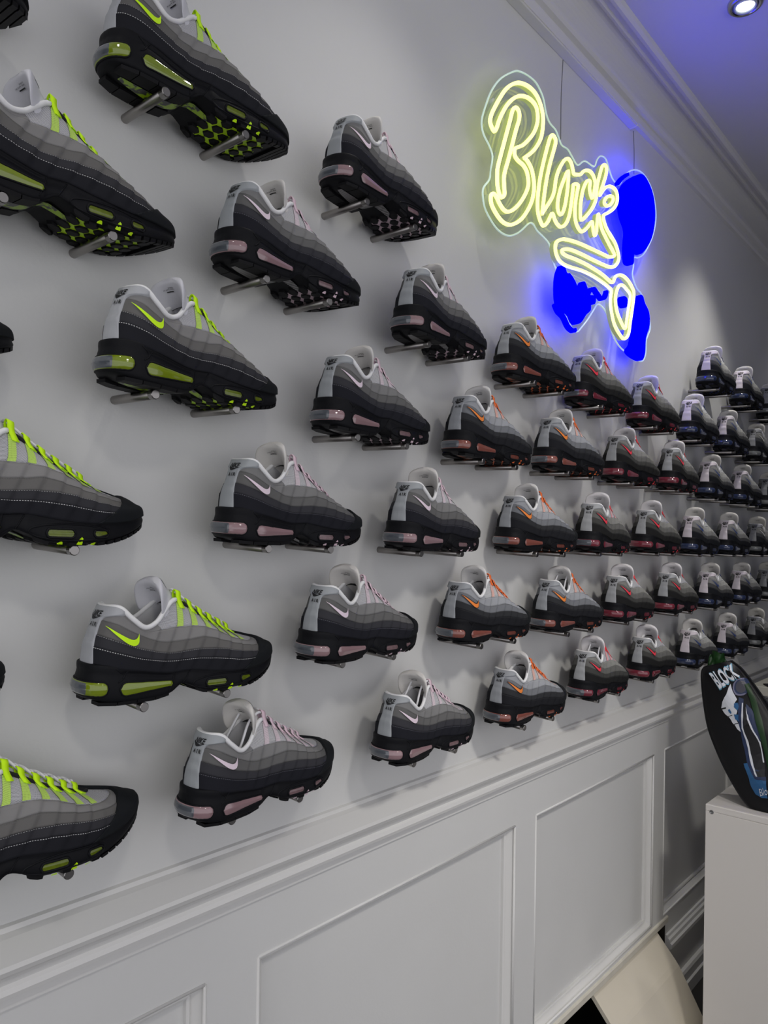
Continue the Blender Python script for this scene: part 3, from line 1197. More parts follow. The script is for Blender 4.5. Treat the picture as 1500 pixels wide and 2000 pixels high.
def colourway(n, accent, air, bands, tabc, strap, tongue, stitch, vamp=(0.50, 0.50, 0.52), hole=(0.05, 0.05, 0.055), shank='mottle', swoosh=None, outline=False, white=None):
    d = dict(COMMON)
    for k, c in enumerate(bands):
        d['b%d' % (k + 1)] = nub('%s_panel_%d' % (n, k + 1), c)
    for k, c in enumerate(stitch):
        d['st%d' % k] = mat('%s_thread_%d' % (n, k), c, 0.8)
    d['vamp'] = mesh_mat('%s_mesh' % n, vamp, hole)
    d['strap'] = mesh_mat('%s_strap_mesh' % n, strap, tuple(0.55 * c for c in strap), size=0.45)
    d['loop'] = mat('%s_webbing' % n, accent, 0.7)
    d['web'] = mat('%s_rubber' % n, accent, 0.45)
    d['swoosh'] = mat('%s_tick' % n, swoosh or accent, 0.6, bump=0.25, bscale=2500)
    d['tab'] = mat('%s_heel_tab' % n, tabc, 0.55, spec=0.4)
    d['air'] = mat('%s_air' % n, tuple(0.55 * c for c in air), 0.07, spec=0.6, coat=0.6)
    d['air_small'] = mat('%s_air_small' % n, tuple(0.34 * c for c in air), 0.15, spec=0.6, var=0.5, vscale=160)
    d['tongue'] = mat('%s_tongue' % n, tongue, 0.75, bump=0.05, bscale=900)
    d['shank'] = mottled_mat('%s_shank' % n, (0.03, 0.033, 0.03), tuple(0.5 * c for c in accent)) if shank == 'mottle' else mottled_mat('grey_shank', (0.05, 0.05, 0.05), (0.30, 0.29, 0.29), stripes=True)
    d['_outline'] = outline
    return d


LG, MG_, DG = (0.245, 0.24, 0.235), (0.135, 0.133, 0.13), (0.042, 0.042, 0.046)
CW = dict(
    neon=colourway('neon', (0.62, 1.0, 0.004), (0.33, 0.44, 0.02), [(.0175, .018, .022), (.037, .037, .042), (.135, .131, .126), (.225, .221, .217)], (.40, .41, .43),
                   (0.50, 0.72, 0.13), (0.62, 0.62, 0.66), [(.55, .55, .55), (.33, .33, .33), (.10, .10, .10)]),
    pink=colourway('pink', (0.74, 0.56, 0.63), (0.52, 0.33, 0.35), [(.0165, .017, .022), (.041, .041, .047), (.125, .124, .122), (.205, .204, .202)], (.34, .36, .375),
                   (0.66, 0.56, 0.60), (0.66, 0.64, 0.61), [(.10, .10, .12), (.05, .05, .05), (.06, .06, .06)], shank='stripe', vamp=(.56, .56, .57), swoosh=(.80, .67, .75)),
    orange=colourway('orange', (0.85, 0.16, 0.03), (0.40, 0.13, 0.10), [(.0155, .016, .019), (.030, .031, .034), (.165, .172, .185), (.31, .32, .34)], (.31, .325, .345),
                     (0.70, 0.42, 0.36), (0.66, 0.65, 0.64), [(.03, .03, .03), (.05, .05, .05), (.15, .15, .15)], vamp=(.56, .57, .58), swoosh=(.85, .24, .04), outline=True),
    red=colourway('red', (0.86, 0.045, 0.06), (0.30, 0.045, 0.07), [(.016, .016, .016), (.052, .052, .049), (.125, .124, .117), (.225, .224, .21)], (.34, .35, .36),
                  (0.75, 0.36, 0.38), (0.68, 0.66, 0.67), [(.04, .04, .04), (.05, .05, .05), (.08, .08, .08)], swoosh=(.86, .05, .08), outline=True),
    blue=colourway('blue', (0.02, 0.05, 0.25), (0.045, 0.065, 0.15), [(.013, .014, .017), (.055, .055, .056), (.19, .19, .185), (.33, .33, .315)], (.62, .565, .60),
                   (0.50, 0.53, 0.62), (0.62, 0.60, 0.57), [(.04, .04, .04), (.05, .05, .05), (.10, .10, .10)], vamp=(.56, .57, .56), swoosh=(.02, .045, .17)),
    slate=colourway('slate', (0.55, 0.55, 0.54), (0.22, 0.23, 0.23), [(.015, .016, .019), (.045, .047, .05), (.15, .15, .145), (.26, .26, .25)], (.22, .225, .235),
                    (0.5, 0.5, 0.5), (0.60, 0.58, 0.53), [(.04, .04, .04), (.05, .05, .05), (.10, .10, .10)], vamp=(.48, .48, .47), swoosh=(.6, .6, .57)),
)
ACC = dict(neon='neon yellow', pink='pale pink', orange='orange', red='red', blue='navy blue', slate='off-white')
ROWN = {3: 'top', 2: 'second', 1: 'third', 0: 'fourth', -1: 'fifth', -2: 'bottom'}
ORD = ['first', 'second', 'third', 'fourth', 'fifth', 'sixth', 'seventh', 'eighth', 'ninth', 'tenth', 'eleventh']

# pegs
M_STEEL = mat('brushed_steel', (0.33, 0.315, 0.30), 0.34, metal=1.0, bump=0.08, bscale=500)
M_STEEL2 = mat('steel_cap', (0.27, 0.26, 0.25), 0.30, metal=1.0)
PEG_R, PEG_L = 0.0058, 0.102


def lathe_y(prof, seg=16):
    V, Fc = [], []
    n_ = len(prof)
    for k in range(seg):
        a = 2 * math.pi * k / seg
        for (y, r_) in prof:
            V.append((r_ * math.cos(a), -y, r_ * math.sin(a)))
    for k in range(seg):
        k2 = (k + 1) % seg
        for i in range(n_ - 1):
            Fc.append((k * n_ + i, k2 * n_ + i, k2 * n_ + i + 1, k * n_ + i + 1))
    return V, Fc


V, Fc = lathe_y([(0, PEG_R), (PEG_L - .0115, PEG_R), (PEG_L - .0112, PEG_R * .88), (PEG_L - .0095, PEG_R * .88)])
PEG_SHAFT = new_mesh('peg_shaft', V, Fc, smooth=True); PEG_SHAFT.materials.append(M_STEEL)
V, Fc = lathe_y([(PEG_L - .0095, PEG_R * .86), (PEG_L - .0093, PEG_R * 1.03), (PEG_L - .0008, PEG_R * 1.03), (PEG_L, PEG_R * .88), (PEG_L, 0.0)])
PEG_CAP = new_mesh('peg_cap', V, Fc, smooth=False); PEG_CAP.materials.append(M_STEEL2)

DROOP = math.radians(3.2)
YC = 0.060     # distance of the shoe centre line from the wall


SCL = np.array([0.995, 0.99, 1.03])
HULL = np.concatenate([G[::4].reshape(-1, 3), MG[::4].reshape(-1, 3)]) * SCL


def place_shoe(cw, X, Z, label, group, detail, pegs, yaw=0.0, droop=DROOP, pegx=(0.066, 0.186), under=False, tucked=False):
    # the wall-side edge of the sole just clears the wall
    yr = HULL[:, 1] * math.cos(droop) - HULL[:, 2] * math.sin(droop)
    yw_ = HULL[:, 0] * math.sin(yaw) + yr * math.cos(yaw)
    Y0 = -float(yw_.max()) - 0.004
    xc = 0.1425
    root = empty('sneaker', (X + xc - xc * math.cos(yaw), Y0, Z))
    root.rotation_euler = (droop, 0, yaw)
    root.scale = tuple(SCL)
    tag(root, label, 'sneaker', group)
    cwd = CW[cw]
    made = {}
    for key, (nm, me, mk, par, lod) in PARTS.items():
        if key == 'swoosh_edge' and not cwd['_outline']:
            continue
        if detail >= 1 and lod == 1:
            continue
        if detail == 0 and lod == 2:
            continue
        if lod == 3 and under:
            continue
        if lod == 4 and not under:
            continue
        if lod == 5 and not tucked:
            continue
        o = bpy.data.objects.new(nm, me)
        COL.objects.link(o)
        o.material_slots[0].link = 'OBJECT'
        o.material_slots[0].material = cwd[mk]
        o.parent = made.get(par, root) if par else root
        made[key] = o
        if nm == 'stitching':
            o['kind'] = 'stuff'
    for k, px_ in enumerate(pegx):
        if not pegs:
            break
        e = empty('display_peg', (X + px_, 0, Z - PEG_R * 1.02 - Y0 * math.tan(droop)))
        e.rotation_euler = (droop, 0, 0)
        tag(e, 'brushed steel wall peg under the %s of the %s' % (('heel', 'forefoot')[k], pegs), 'peg', 'steel display pegs in the shoe wall')
        for nm, me in (('peg_shaft', PEG_SHAFT), ('peg_cap', PEG_CAP)):
            o = bpy.data.objects.new(nm, me)
            COL.objects.link(o)
            o.parent = e
    return root


# heel position along the wall, height over eye level, yaw (degrees) for every shoe of a row
FIT = {
    3: [(0.037, 0.561, 4.0), (0.411, 0.563, 1.6), (0.769, 0.559, 5.7), (1.127, 0.561, 4.0), (1.484, 0.561, 4.0), (1.842, 0.561, 4.0), (2.199, 0.561, 4.0), (2.557, 0.561, 4.0), (2.915, 0.561, 4.0), (3.272, 0.561, 4.0)],
    2: [(0.225, 0.365, 4.0), (0.570, 0.379, 5.8), (0.931, 0.367, 8.5), (1.293, 0.365, -1.6), (1.616, 0.364, -2.0), (1.955, 0.359, 1.1), (2.309, 0.365, 4.0), (2.655, 0.365, 4.0), (3.000, 0.365, 4.0), (3.346, 0.365, 4.0)],
    1: [(0.026, 0.188, 4.0), (0.402, 0.190, 9.0), (0.755, 0.182, 6.3), (1.104, 0.179, 3.0), (1.448, 0.186, 1.1), (1.803, 0.190, 0.6), (2.124, 0.192, 7.2), (2.482, 0.188, 4.0), (2.828, 0.188, 4.0), (3.173, 0.188, 4.0)],
    0: [(0.185, 0.001, 4.0), (0.580, 0.005, 4.8), (0.918, -0.001, 9.0), (1.311, 0.001, -1.8), (1.614, 0.001, 7.7), (1.981, 0.003, 2.8), (2.330, 0.001, 4.0), (2.680, 0.001, 4.0), (3.030, 0.001, 4.0), (3.380, 0.001, 4.0)],
    -1: [(0.022, -0.179, 4.0), (0.393, -0.187, 2.0), (0.729, -0.173, 6.8), (1.106, -0.178, 0.8), (1.456, -0.182, 0.2), (1.781, -0.179, 4.5), (2.132, -0.177, 4.5), (2.486, -0.179, 4.0), (2.835, -0.179, 4.0), (3.183, -0.179, 4.0)],
    -2: [(0.184, -0.360, 4.0), (0.525, -0.360, 7.0), (0.906, -0.364, 5.5), (1.270, -0.364, 1.0), (1.613, -0.358, 4.6), (1.953, -0.353, 4.5), (2.322, -0.360, 4.0), (2.678, -0.360, 4.0), (3.034, -0.360, 4.0), (3.391, -0.360, 4.0)],
}
for k_, x_ in ((6, 2.49), (7, 2.84), (8, 3.19)):
    FIT[3][k_] = (x_ - .01, 0.556, 4.0)
N_, P_K, O_, R_, B_, S_ = 'neon', 'pink', 'orange', 'red', 'blue', 'slate'
ROWS = {
    3: [N_, N_, P_K, None, None, None, B_, B_, S_],
    2: [N_, P_K, P_K, O_, R_, R_, B_, B_, S_],
    1: [N_, N_, P_K, O_, O_, R_, R_, B_, B_, S_],
    0: [N_, P_K, P_K, O_, R_, R_, B_, B_, S_],
    -1: [N_, N_, P_K, O_, O_, R_, R_, B_, B_, S_],
    -2: [N_, P_K, P_K, O_, R_, R_, B_, B_, S_],
}
for rw, seq in ROWS.items():
    cnt = 0
    for k, c in enumerate(seq):
        if c is None:
            continue
        X, dz, yw = FIT[rw][k]
        lab = 'grey and black sneaker with %s trim, %s from left in %s row' % (ACC[c], ORD[cnt], ROWN[rw])
        plab = '%s sneaker from left in %s row' % (ORD[cnt], ROWN[rw])
        place_shoe(c, X, ZC + dz, lab, 'sneakers displayed on the wall', 0 if k <= 4 else 1, plab, math.radians(yw), under=(rw >= 2 and k <= 2), tucked=(rw, k) in ((-2, 1), (-2, 2), (-1, 4), (-2, 4)))
        cnt += 1

# ------------------------------------------------------------------ neon sign
SD = 0.058    # front of the tubes in front of the wall
sign = empty('neon_sign', at(1110, 400, 0.04))
tag(sign, 'neon sign of glowing yellow-white script lettering with blue drips', 'neon sign')
so = sign.location.copy()
M_NEON = mat('neon_yellow', (0.9, 0.9, 0.6), 0.4, emit=(1.0, 0.97, 0.17), estr=2.4)
M_NEONS = mat('neon_sleeve', (0.42, 0.48, 0.30), 0.3, emit=(0.72, 0.86, 0.30), estr=0.16)
M_BLUE = mat('neon_blue', (0.0, 0.0, 0.3), 0.5, spec=0.0, emit=(0.0, 0.0, 1.0), estr=5.0)
M_BLUE2 = mat('neon_blue_bright', (0.0, 0.0, 0.3), 0.5, spec=0.0, emit=(0.0, 0.0, 1.0), estr=20.0)
M_ACR = bpy.data.materials.new('clear_acrylic')
M_ACR.use_nodes = True
nt = M_ACR.node_tree
for nd in list(nt.nodes):
    nt.nodes.remove(nd)
om = nt.nodes.new('ShaderNodeOutputMaterial')
mxs = nt.nodes.new('ShaderNodeMixShader')
tr = nt.nodes.new('ShaderNodeBsdfTransparent'); tr.inputs[0].default_value = (0.93, 0.96, 0.94, 1)
gl = nt.nodes.new('ShaderNodeBsdfGlossy'); gl.inputs['Roughness'].default_value = 0.08
fr = nt.nodes.new('ShaderNodeFresnel'); fr.inputs[0].default_value = 1.35
mxs.inputs[0].default_value = 0.07; nt.links.new(tr.outputs[0], mxs.inputs[1]); nt.links.new(gl.outputs[0], mxs.inputs[2])
nt.links.new(mxs.outputs[0], om.inputs[0])
M_EDGE = mat('acrylic_edge_glow', (0.75, 0.88, 0.84), 0.2, emit=(0.62, 0.85, 0.74), estr=0.35)  # rim is no lamp; the sign light it catches is painted in as emission


def cpt(lst, ox, oy, sc):
    return [(ox + a / sc, oy + b / sc) for a, b in lst]


c1 = lambda l: cpt(l, 930, 130, 10.0)
c2 = lambda l: cpt(l, 930, 290, 10.0)
c3 = lambda l: cpt(l, 1040, 250, 8.3333)
c4 = lambda l: cpt(l, 1070, 450, 7.895)
S1 = c1([(960, 1780), (1120, 1660), (1230, 1520), (1300, 1360), (1330, 1150), (1330, 950), (1280, 720), (1180, 510), (1040, 370), (880, 305), (740, 330), (610, 430), (500, 590), (400, 770),
         (330, 920), (300, 1050), (330, 1170), (385, 1250), (430, 1190), (470, 1060), (540, 900), (640, 730), (760, 610), (880, 560), (1010, 580), (1120, 660), (1200, 780), (1230, 950), (1215, 1120),
         (1150, 1290), (1040, 1430), (930, 1530), (800, 1580), (775, 1660)]) + \
    c2([(790, 150), (850, 230), (940, 310), (1010, 430), (1045, 600), (1040, 740), (980, 900), (880, 1060), (760, 1180), (650, 1225), (560, 1180), (480, 1060), (420, 930), (360, 870), (315, 920),
        (320, 1050), (370, 1180), (470, 1340), (570, 1440), (690, 1480), (820, 1440), (940, 1340), (1050, 1170), (1120, 1000), (1155, 800), (1150, 600), (1110, 400), (1050, 270), (995, 190)])
S2 = c1([(795, 785), (740, 850), (690, 1040), (600, 1380), (520, 1680), (450, 1960)]) + c2([(440, 500), (443, 700), (480, 880), (530, 945), (580, 890), (575, 740), (570, 560), (600, 400), (645, 250), (700, 40)]) + \
    c1([(800, 1250), (860, 1050), (872, 930), (850, 840)])
S3 = c3([(180, 1385), (200, 1200), (240, 900), (300, 600), (370, 350), (400, 220), (385, 150), (345, 105), (310, 150), (260, 320), (190, 600), (140, 850), (110, 1100), (105, 1300), (130, 1450),
         (190, 1580), (260, 1540), (310, 1440), (348, 1385), (390, 1500), (440, 1575), (490, 1600), (560, 1560), (620, 1420), (655, 1200), (680, 1000), (692, 910), (765, 925), (745, 1050), (722, 1200),
         (712, 1350), (722, 1500), (765, 1620), (830, 1680), (920, 1610), (985, 1520), (1000, 1570), (1012, 1680), (1035, 1745), (1062, 1680), (1075, 1500), (1092, 1395), (1120, 1520), (1150, 1640)]) + \
    c4([(900, 80), (960, 200), (1040, 350), (1035, 395), (960, 400), (850, 350), (680, 270), (500, 190), (340, 140), (240, 130), (160, 170), (135, 250), (150, 360), (200, 460), (290, 530), (400, 570),
        (560, 620), (720, 700), (870, 800), (960, 875), (1000, 930), (985, 1080), (1000, 1250), (1050, 1460), (1140, 1620), (1200, 1670), (1260, 1600), (1290, 1400), (1320, 1200), (1345, 980), (1320, 880),
        (1250, 760), (1170, 690), (1100, 685), (1050, 730), (1010, 800), (880, 690), (750, 600), (600, 510), (430, 430), (300, 380), (238, 325), (265, 285), (370, 290), (520, 350), (700, 440), (850, 510),
        (980, 560), (1050, 550), (1100, 480), (1110, 380), (1060, 200), (960, 30)]) + \
    c3([(1310, 1780), (1230, 1640), (1180, 1500), (1180, 1415), (1260, 1370), (1340, 1310), (1390, 1220), (1400, 1100), (1370, 1000), (1300, 945), (1230, 950), (1170, 1010), (1115, 1090), (1140, 1000), (1180, 880),
        (1220, 740), (1225, 640), (1190, 590), (1155, 625), (1130, 700), (1080, 900), (1062, 1050), (1050, 1170), (1000, 1290), (920, 1400), (815, 1490), (800, 1300), (820, 1120), (850, 980), (900, 870), (940, 845),
        (960, 880), (950, 980), (970, 1090), (1000, 1130), (1030, 1000), (1040, 880), (1010, 770), (960, 700), (900, 680), (850, 700), (800, 750), (700, 740), (680, 680), (650, 560), (600, 490), (550, 510),
        (500, 580), (440, 700), (400, 850), (380, 1000), (340, 1130), (250, 1280), (185, 1380)])
S4 = c3([(603, 690), (540, 820), (480, 980), (440, 1150), (430, 1280), (450, 1370), (490, 1400), (530, 1330), (570, 1150), (600, 900)])
S5 = c3([(1190, 1220), (1205, 1155), (1260, 1102), (1320, 1110), (1335, 1160), (1300, 1230), (1240, 1262)])
S6 = c4([(1130, 840), (1080, 930), (1060, 1060), (1080, 1230), (1130, 1370), (1210, 1510), (1240, 1350), (1270, 1150), (1290, 990), (1230, 900), (1180, 845)])


def ribbon(path2, closed, w, y0, y1, name, material, per=4, front_only=False):
    """flat neon flex of width w, from depth y0 (back) to y1 (front), along a path on the sign plane"""
    P = spline([(p.x - so.x, p.z - so.z) for p in (at(a, b, SD) for a, b in path2)], per, closed)
    if closed:
        T = np.roll(P, -1, 0) - np.roll(P, 1, 0)
    else:
        T = np.gradient(P, axis=0)
    T /= np.linalg.norm(T, axis=1)[:, None] + 1e-9
    Nn = np.stack([-T[:, 1], T[:, 0]], 1)
    prof = [(-w / 2, y0), (-w / 2, y1 + .002), (-w * .3, y1), (w * .3, y1), (w / 2, y1 + .002), (w / 2, y0)]
    if not front_only:
        prof = [(-w / 2, y0), (-w / 2, y1), (w / 2, y1), (w / 2, y0)]
    V = []
    for p, n_ in zip(P, Nn):
        for o_, y in prof:
            V.append((p[0] + n_[0] * o_, y - so.y, p[1] + n_[1] * o_))
    k = len(prof)
    Fc = []
    m_ = len(P) if closed else len(P) - 1
    for i in range(m_):
        j = (i + 1) % len(P)
        for q in range(k):
            q2 = (q + 1) % k
            Fc.append((i * k + q, i * k + q2, j * k + q2, j * k + q))
    if not closed:
        Fc += [tuple(range(k))[::-1], tuple((len(P) - 1) * k + q for q in range(k))]
    return obj(name, new_mesh(name, V, Fc, smooth=False), material, sign)


for path_, cl in ((S1, False), (S2, True), (S3, True), (S4, True), (S5, True), (S6, True)):
    t_ = ribbon(path_, cl, 0.0068, -SD + .006, -SD, 'neon_tube', M_NEON, front_only=True)
    s_ = ribbon(path_, cl, 0.0052, -SD + .017, -SD + .0062, 'tube_sleeve', M_NEONS)


def plate(poly, d, th, name, material, bevel=0.0, parent=sign, mw=None):
    bm = bmesh.new()
    pts = spline([(p.x - so.x, p.z - so.z) for p in (at(a, b, d) for a, b in poly)], 4, True)
    f = bm.faces.new([bm.verts.new((p[0], -d - so.y, p[1])) for p in pts])
    r = bmesh.ops.extrude_face_region(bm, geom=[f])
    vs = [g for g in r['geom'] if isinstance(g, bmesh.types.BMVert)]
    bmesh.ops.translate(bm, verts=vs, vec=(0, th, 0))
    if bevel:
        es = [e for e in f.edges]
        bmesh.ops.bevel(bm, geom=es, offset=bevel, segments=2, affect='EDGES', profile=.5)
    return bm, pts


ACR = [(1005, 139), (1017, 139.5), (1032, 147), (1047, 160), (1057, 178), (1063, 195), (1068, 222), (1075, 240), (1086, 253), (1092, 268), (1098, 283), (1109.6, 291), (1118, 305), (1129, 322), (1143, 314),
       (1161, 325), (1167, 312), (1174, 304.6), (1184, 310), (1191, 331.6), (1198, 350), (1210, 361), (1222, 342), (1236, 332), (1252, 335), (1266, 352), (1277, 382), (1282, 420), (1278, 452), (1270, 475),
       (1258, 496), (1247, 503), (1239, 503), (1238, 520), (1236, 535), (1240, 552), (1246, 565), (1253, 573), (1258, 588), (1264, 605), (1270, 630), (1270, 645), (1263, 665), (1262, 690), (1256, 705),
       (1245, 702), (1230, 692), (1215, 681), (1203, 665), (1195, 645), (1187, 615), (1178, 600), (1168, 594), (1160, 606), (1148, 625), (1137, 639), (1128, 648), (1118, 640), (1108, 620), (1095, 606),
       (1088, 585), (1087, 555), (1088, 530), (1083, 515), (1078, 495), (1073, 475), (1060, 460), (1050, 450), (1042, 437), (1034, 436), (1020, 449), (1008, 457), (993, 460), (975, 450), (960, 430),
       (948, 405), (944, 380), (946, 365), (957, 350), (960, 330), (963, 305), (957, 285), (945, 260), (942, 235), (950, 205), (962, 175), (980, 152)]
bm, apts = plate(ACR, 0.040, 0.005, 'acrylic_backing', M_ACR)
obj('acrylic_backing', bm_mesh('acrylic_backing', bm), M_ACR, sign)
ap = [(p[0], -0.0385 - so.y, p[1]) for p in apts]
V, Fc = tube(ap, 0.0022, 6, closed=True)
obj('acrylic_edge_glow', new_mesh('acrylic_edge_glow', V, Fc), M_EDGE, sign)
BA = [(1238, 345), (1255, 340), (1268, 358), (1277, 385), (1280, 420), (1276, 455), (1266, 480), (1252, 496), (1240, 492), (1238, 514), (1231, 517), (1224, 510), (1223, 480), (1225, 450), (1217, 425), (1213, 400), (1214, 375), (1223, 357)]
BB = [(1097, 519), (1103, 519), (1108, 533), (1114, 534), (1124, 549), (1131, 566), (1138, 551), (1143, 551), (1148, 563), (1151, 575), (1163, 578), (1163, 593), (1155, 595), (1154, 606), (1145, 615), (1139, 625), (1132, 632), (1123, 631),
      (1113, 612), (1100, 604), (1091, 590), (1089, 560), (1091, 536)]
BC = [(1249, 578), (1256, 578), (1260, 592), (1268, 610), (1269, 635), (1262, 660), (1260, 690), (1254, 704), (1240, 699), (1229, 690), (1227, 682), (1234, 672), (1239, 640), (1243, 605)]
BD = [(1220, 578), (1225, 582), (1226, 590), (1225, 598), (1221, 601), (1216, 597), (1213, 588), (1215, 580)]
for pl in (BA, BB, BC, BD):
    bm, _ = plate(pl, 0.052, 0.012, 'blue_tube_fill', M_BLUE)
    obj('blue_neon', bm_mesh('blue_neon', bm), M_BLUE2 if pl is BA else M_BLUE, sign)
for path_, cl in (([(1155, 576), (1160, 565), (1167, 562.5), (1174, 572), (1182, 582), (1189, 578), (1192, 567)], False),
                  ([(1092, 592), (1098, 606), (1108, 617), (1117, 636), (1127, 645), (1131, 642)], False),
                  ([(1213, 357), (1222, 346), (1233, 338)], False)):
    ribbon(path_, cl, 0.008, -.040, -.052, 'blue_neon', M_BLUE)
# hanging wires
M_WIRE = mat('grey_wire', (0.16, 0.16, 0.16), 0.4)
for a, b, c in (((1099.5, 117), (1096, 190), (1095, 272)), ((1237, 256), (1238.5, 300), (1238, 340))):
    pa, pb, pc = at(a[0], a[1], .028), at(b[0], b[1], .034), at(c[0], c[1], .038)
    V, Fc = tube(spline([pa, pb, pc], 6), 0.0011, 6)
    e = obj('hanging_wire', new_mesh('hanging_wire', V, Fc), M_WIRE)
    tag(e, 'thin grey wire hanging the %s end of the neon sign' % ('left' if a[0] < 1200 else 'right'), 'wire', 'wires holding the neon sign')
# clear stand-off pads of the sign
for (a, b) in ((965, 200), (1188, 388), (972, 305), (1142, 615)):
    p = at(a, b, .04)
    V, Fc = lathe_y([(0.030, .009), (.041, .009), (.043, .006), (.043, 0)], 12)
    so_ = obj('standoff', new_mesh('standoff', [(v[0] + p.x - so.x, v[1] - so.y, v[2] + p.z - so.z) for v in V], Fc), mat('clear_pad', (.7, .72, .72), .2, spec=.6), sign)

# ------------------------------------------------------------------ ceiling downlight
lp_ = at_plane(1456, 8, (0, 0, ZCEIL - .004), Vector((0, 0, 1)))
dl = empty('ceiling_downlight', lp_)
tag(dl, 'recessed chrome ceiling downlight, lit, near the crown moulding', 'downlight')


def lathe_z(prof, seg=32):
    V, Fc = [], []
    n_ = len(prof)
    for k in range(seg):
        a = 2 * math.pi * k / seg
        for (r_, z) in prof:
            V.append((r_ * math.cos(a), r_ * math.sin(a), z))
    for k in range(seg):
        k2 = (k + 1) % seg
        for i in range(n_ - 1):
            Fc.append((k * n_ + i, k2 * n_ + i, k2 * n_ + i + 1, k * n_ + i + 1))
    return V, Fc


M_CHROME = mat('chrome', (0.55, 0.55, 0.56), 0.12, metal=1.0)
V, Fc = lathe_z([(.044, .004), (.043, -.003), (.038, -.007), (.032, -.007), (.030, -.003), (.029, .003)])
obj('trim_ring', new_mesh('trim_ring', V, Fc), M_CHROME, dl)
V, Fc = lathe_z([(.029, .003), (.028, -.006), (.026, -.010), (.022, -.006), (.0215, -.002)])
obj('lamp_bezel', new_mesh('lamp_bezel', V, Fc), mat('glass_bezel', (0.45, 0.5, 0.48), 0.1, spec=.8), dl)
V, Fc = lathe_z([(.0225, -.004), (.012, -.0085), (0.0, -.0095)])
obj('lamp_lens', new_mesh('lamp_lens', V, Fc), mat('lamp_glow', (1, 1, 1), 0.3, emit=(0.95, 1.0, 0.95), estr=2.5), dl)

# ------------------------------------------------------------------ loose cover board leaning out of the opening
BL, BR = at(1167, 1943, 0.012).x, at(1290, 1816, 0.01).x
bd = empty('cover_board', (BL, -0.02, 0))
tag(bd, 'cream bent board leaning out from the low wall opening', 'board')
M_BOARD = mat('cream_board', (0.62, 0.57, 0.47), 0.45, var=0.04, vscale=12)
prof = [(-0.006, OPEN[3] - .003), (.008, OPEN[3] - .018), (.060, .212), (.070, .199), (.100, .148), (.150, .060), (.182, .0)]
th = .012
V = []
for x in (BL, BR):
    for d_, z in prof:
        V.append((x - BL, -d_ + .02, z))
    for d_, z in prof:
        V.append((x - BL, -d_ + .02 + th * .85, max(0.0, z - th * .5)))
n_ = len(prof)
Fc = []
for i in range(n_ - 1):
    Fc += [(i, i + 1, 2 * n_ + i + 1, 2 * n_ + i), (n_ + i, 3 * n_ + i, 3 * n_ + i + 1, n_ + i + 1), (i, n_ + i, n_ + i + 1, i + 1), (2 * n_ + i, 2 * n_ + i + 1, 3 * n_ + i + 1, 3 * n_ + i)]
Fc += [(0, 2 * n_, 3 * n_, n_), (n_ - 1, 2 * n_ - 1, 4 * n_ - 1, 3 * n_ - 1)]
obj('board_panel', new_mesh('board_panel', V, Fc, smooth=False), M_BOARD, bd)

# ------------------------------------------------------------------ white plinth
BXD = 0.20
bc = at(1378, 1570, BXD)
px0, ptop = bc.x, bc.z
pl_ = empty('display_plinth', (px0, -BXD, 0))
tag(pl_, 'white boxy display plinth holding the black bag', 'plinth')
M_PL = mat('white_laminate', (0.66, 0.63, 0.59), 0.4, var=0.02, vscale=4)
obj('plinth_body', box_mesh('plinth_body', 0, .62, -.85, 0, 0, ptop - .018, .0015), M_PL, pl_)
obj('plinth_top', box_mesh('plinth_top', 0, .62, -.85, 0, ptop - .0178, ptop, .0015), M_PL, pl_)
sp = at_plane(1390, 1586, (px0, 0, 0), Vector((1, 0, 0)))
V, Fc = lathe_z([(.0058, 0), (.0058, .0008), (.0045, .0012), (.0042, .0006), (0, .0006)], 14)
scr = obj('screw_cap', new_mesh('screw_cap', [(-v[2], v[0] + sp.y + BXD, v[1] + sp.z) for v in V], Fc), mat('screw_grey', (.25, .25, .25), .35, metal=.8), pl_)

# ------------------------------------------------------------------ black bag on the plinth
bag = empty('printed_bag', (px0 + .10, -.40, ptop))
tag(bag, 'black bag printed with white lettering and a blue picture, leaning on plinth', 'bag')
bo = bag.location.copy()
Lp = [(1473, 1587), (1452, 1566), (1433, 1537), (1413, 1500), (1396, 1462), (1381, 1420), (1373, 1375), (1369, 1335), (1369, 1312), (1374, 1302)]
Rp = [(1580, 1618), (1580, 1575), (1573, 1540), (1560, 1500), (1545, 1462), (1528, 1425), (1505, 1385), (1478, 1345), (1450, 1308), (1428, 1290)]
Ls, Rs = spline(Lp, 6), spline(Rp, 6)
NS = len(Ls)
PN = Vector((1, 0, -0.20)).normalized()
p0b = Vector((px0 + .045, 0, ptop))


def bag_pt(u, s, off=0.0):
    i = s * (NS - 1); k = int(min(math.floor(i), NS - 2)); w_ = i - k
    l = Ls[k] * (1 - w_) + Ls[k + 1] * w_
    r_ = Rs[k] * (1 - w_) + Rs[k + 1] * w_
    q = l + (r_ - l) * u
    P = at_plane(q[0], q[1], p0b, PN)
    e = min(1, s * 3.0, (1 - s) * 6 + .2)
    bul = 0.030 * (4 * u * (1 - u)) ** .6 * e + 0.003 * math.sin(9 * u + 14 * s) * min(1, u * 5, (1 - u) * 5) * min(1, s * 4)
    P = P + Vector((-1, 0, 0)) * (bul + off)
    P.z = max(P.z, ptop + 0.0015)
    return P - bo


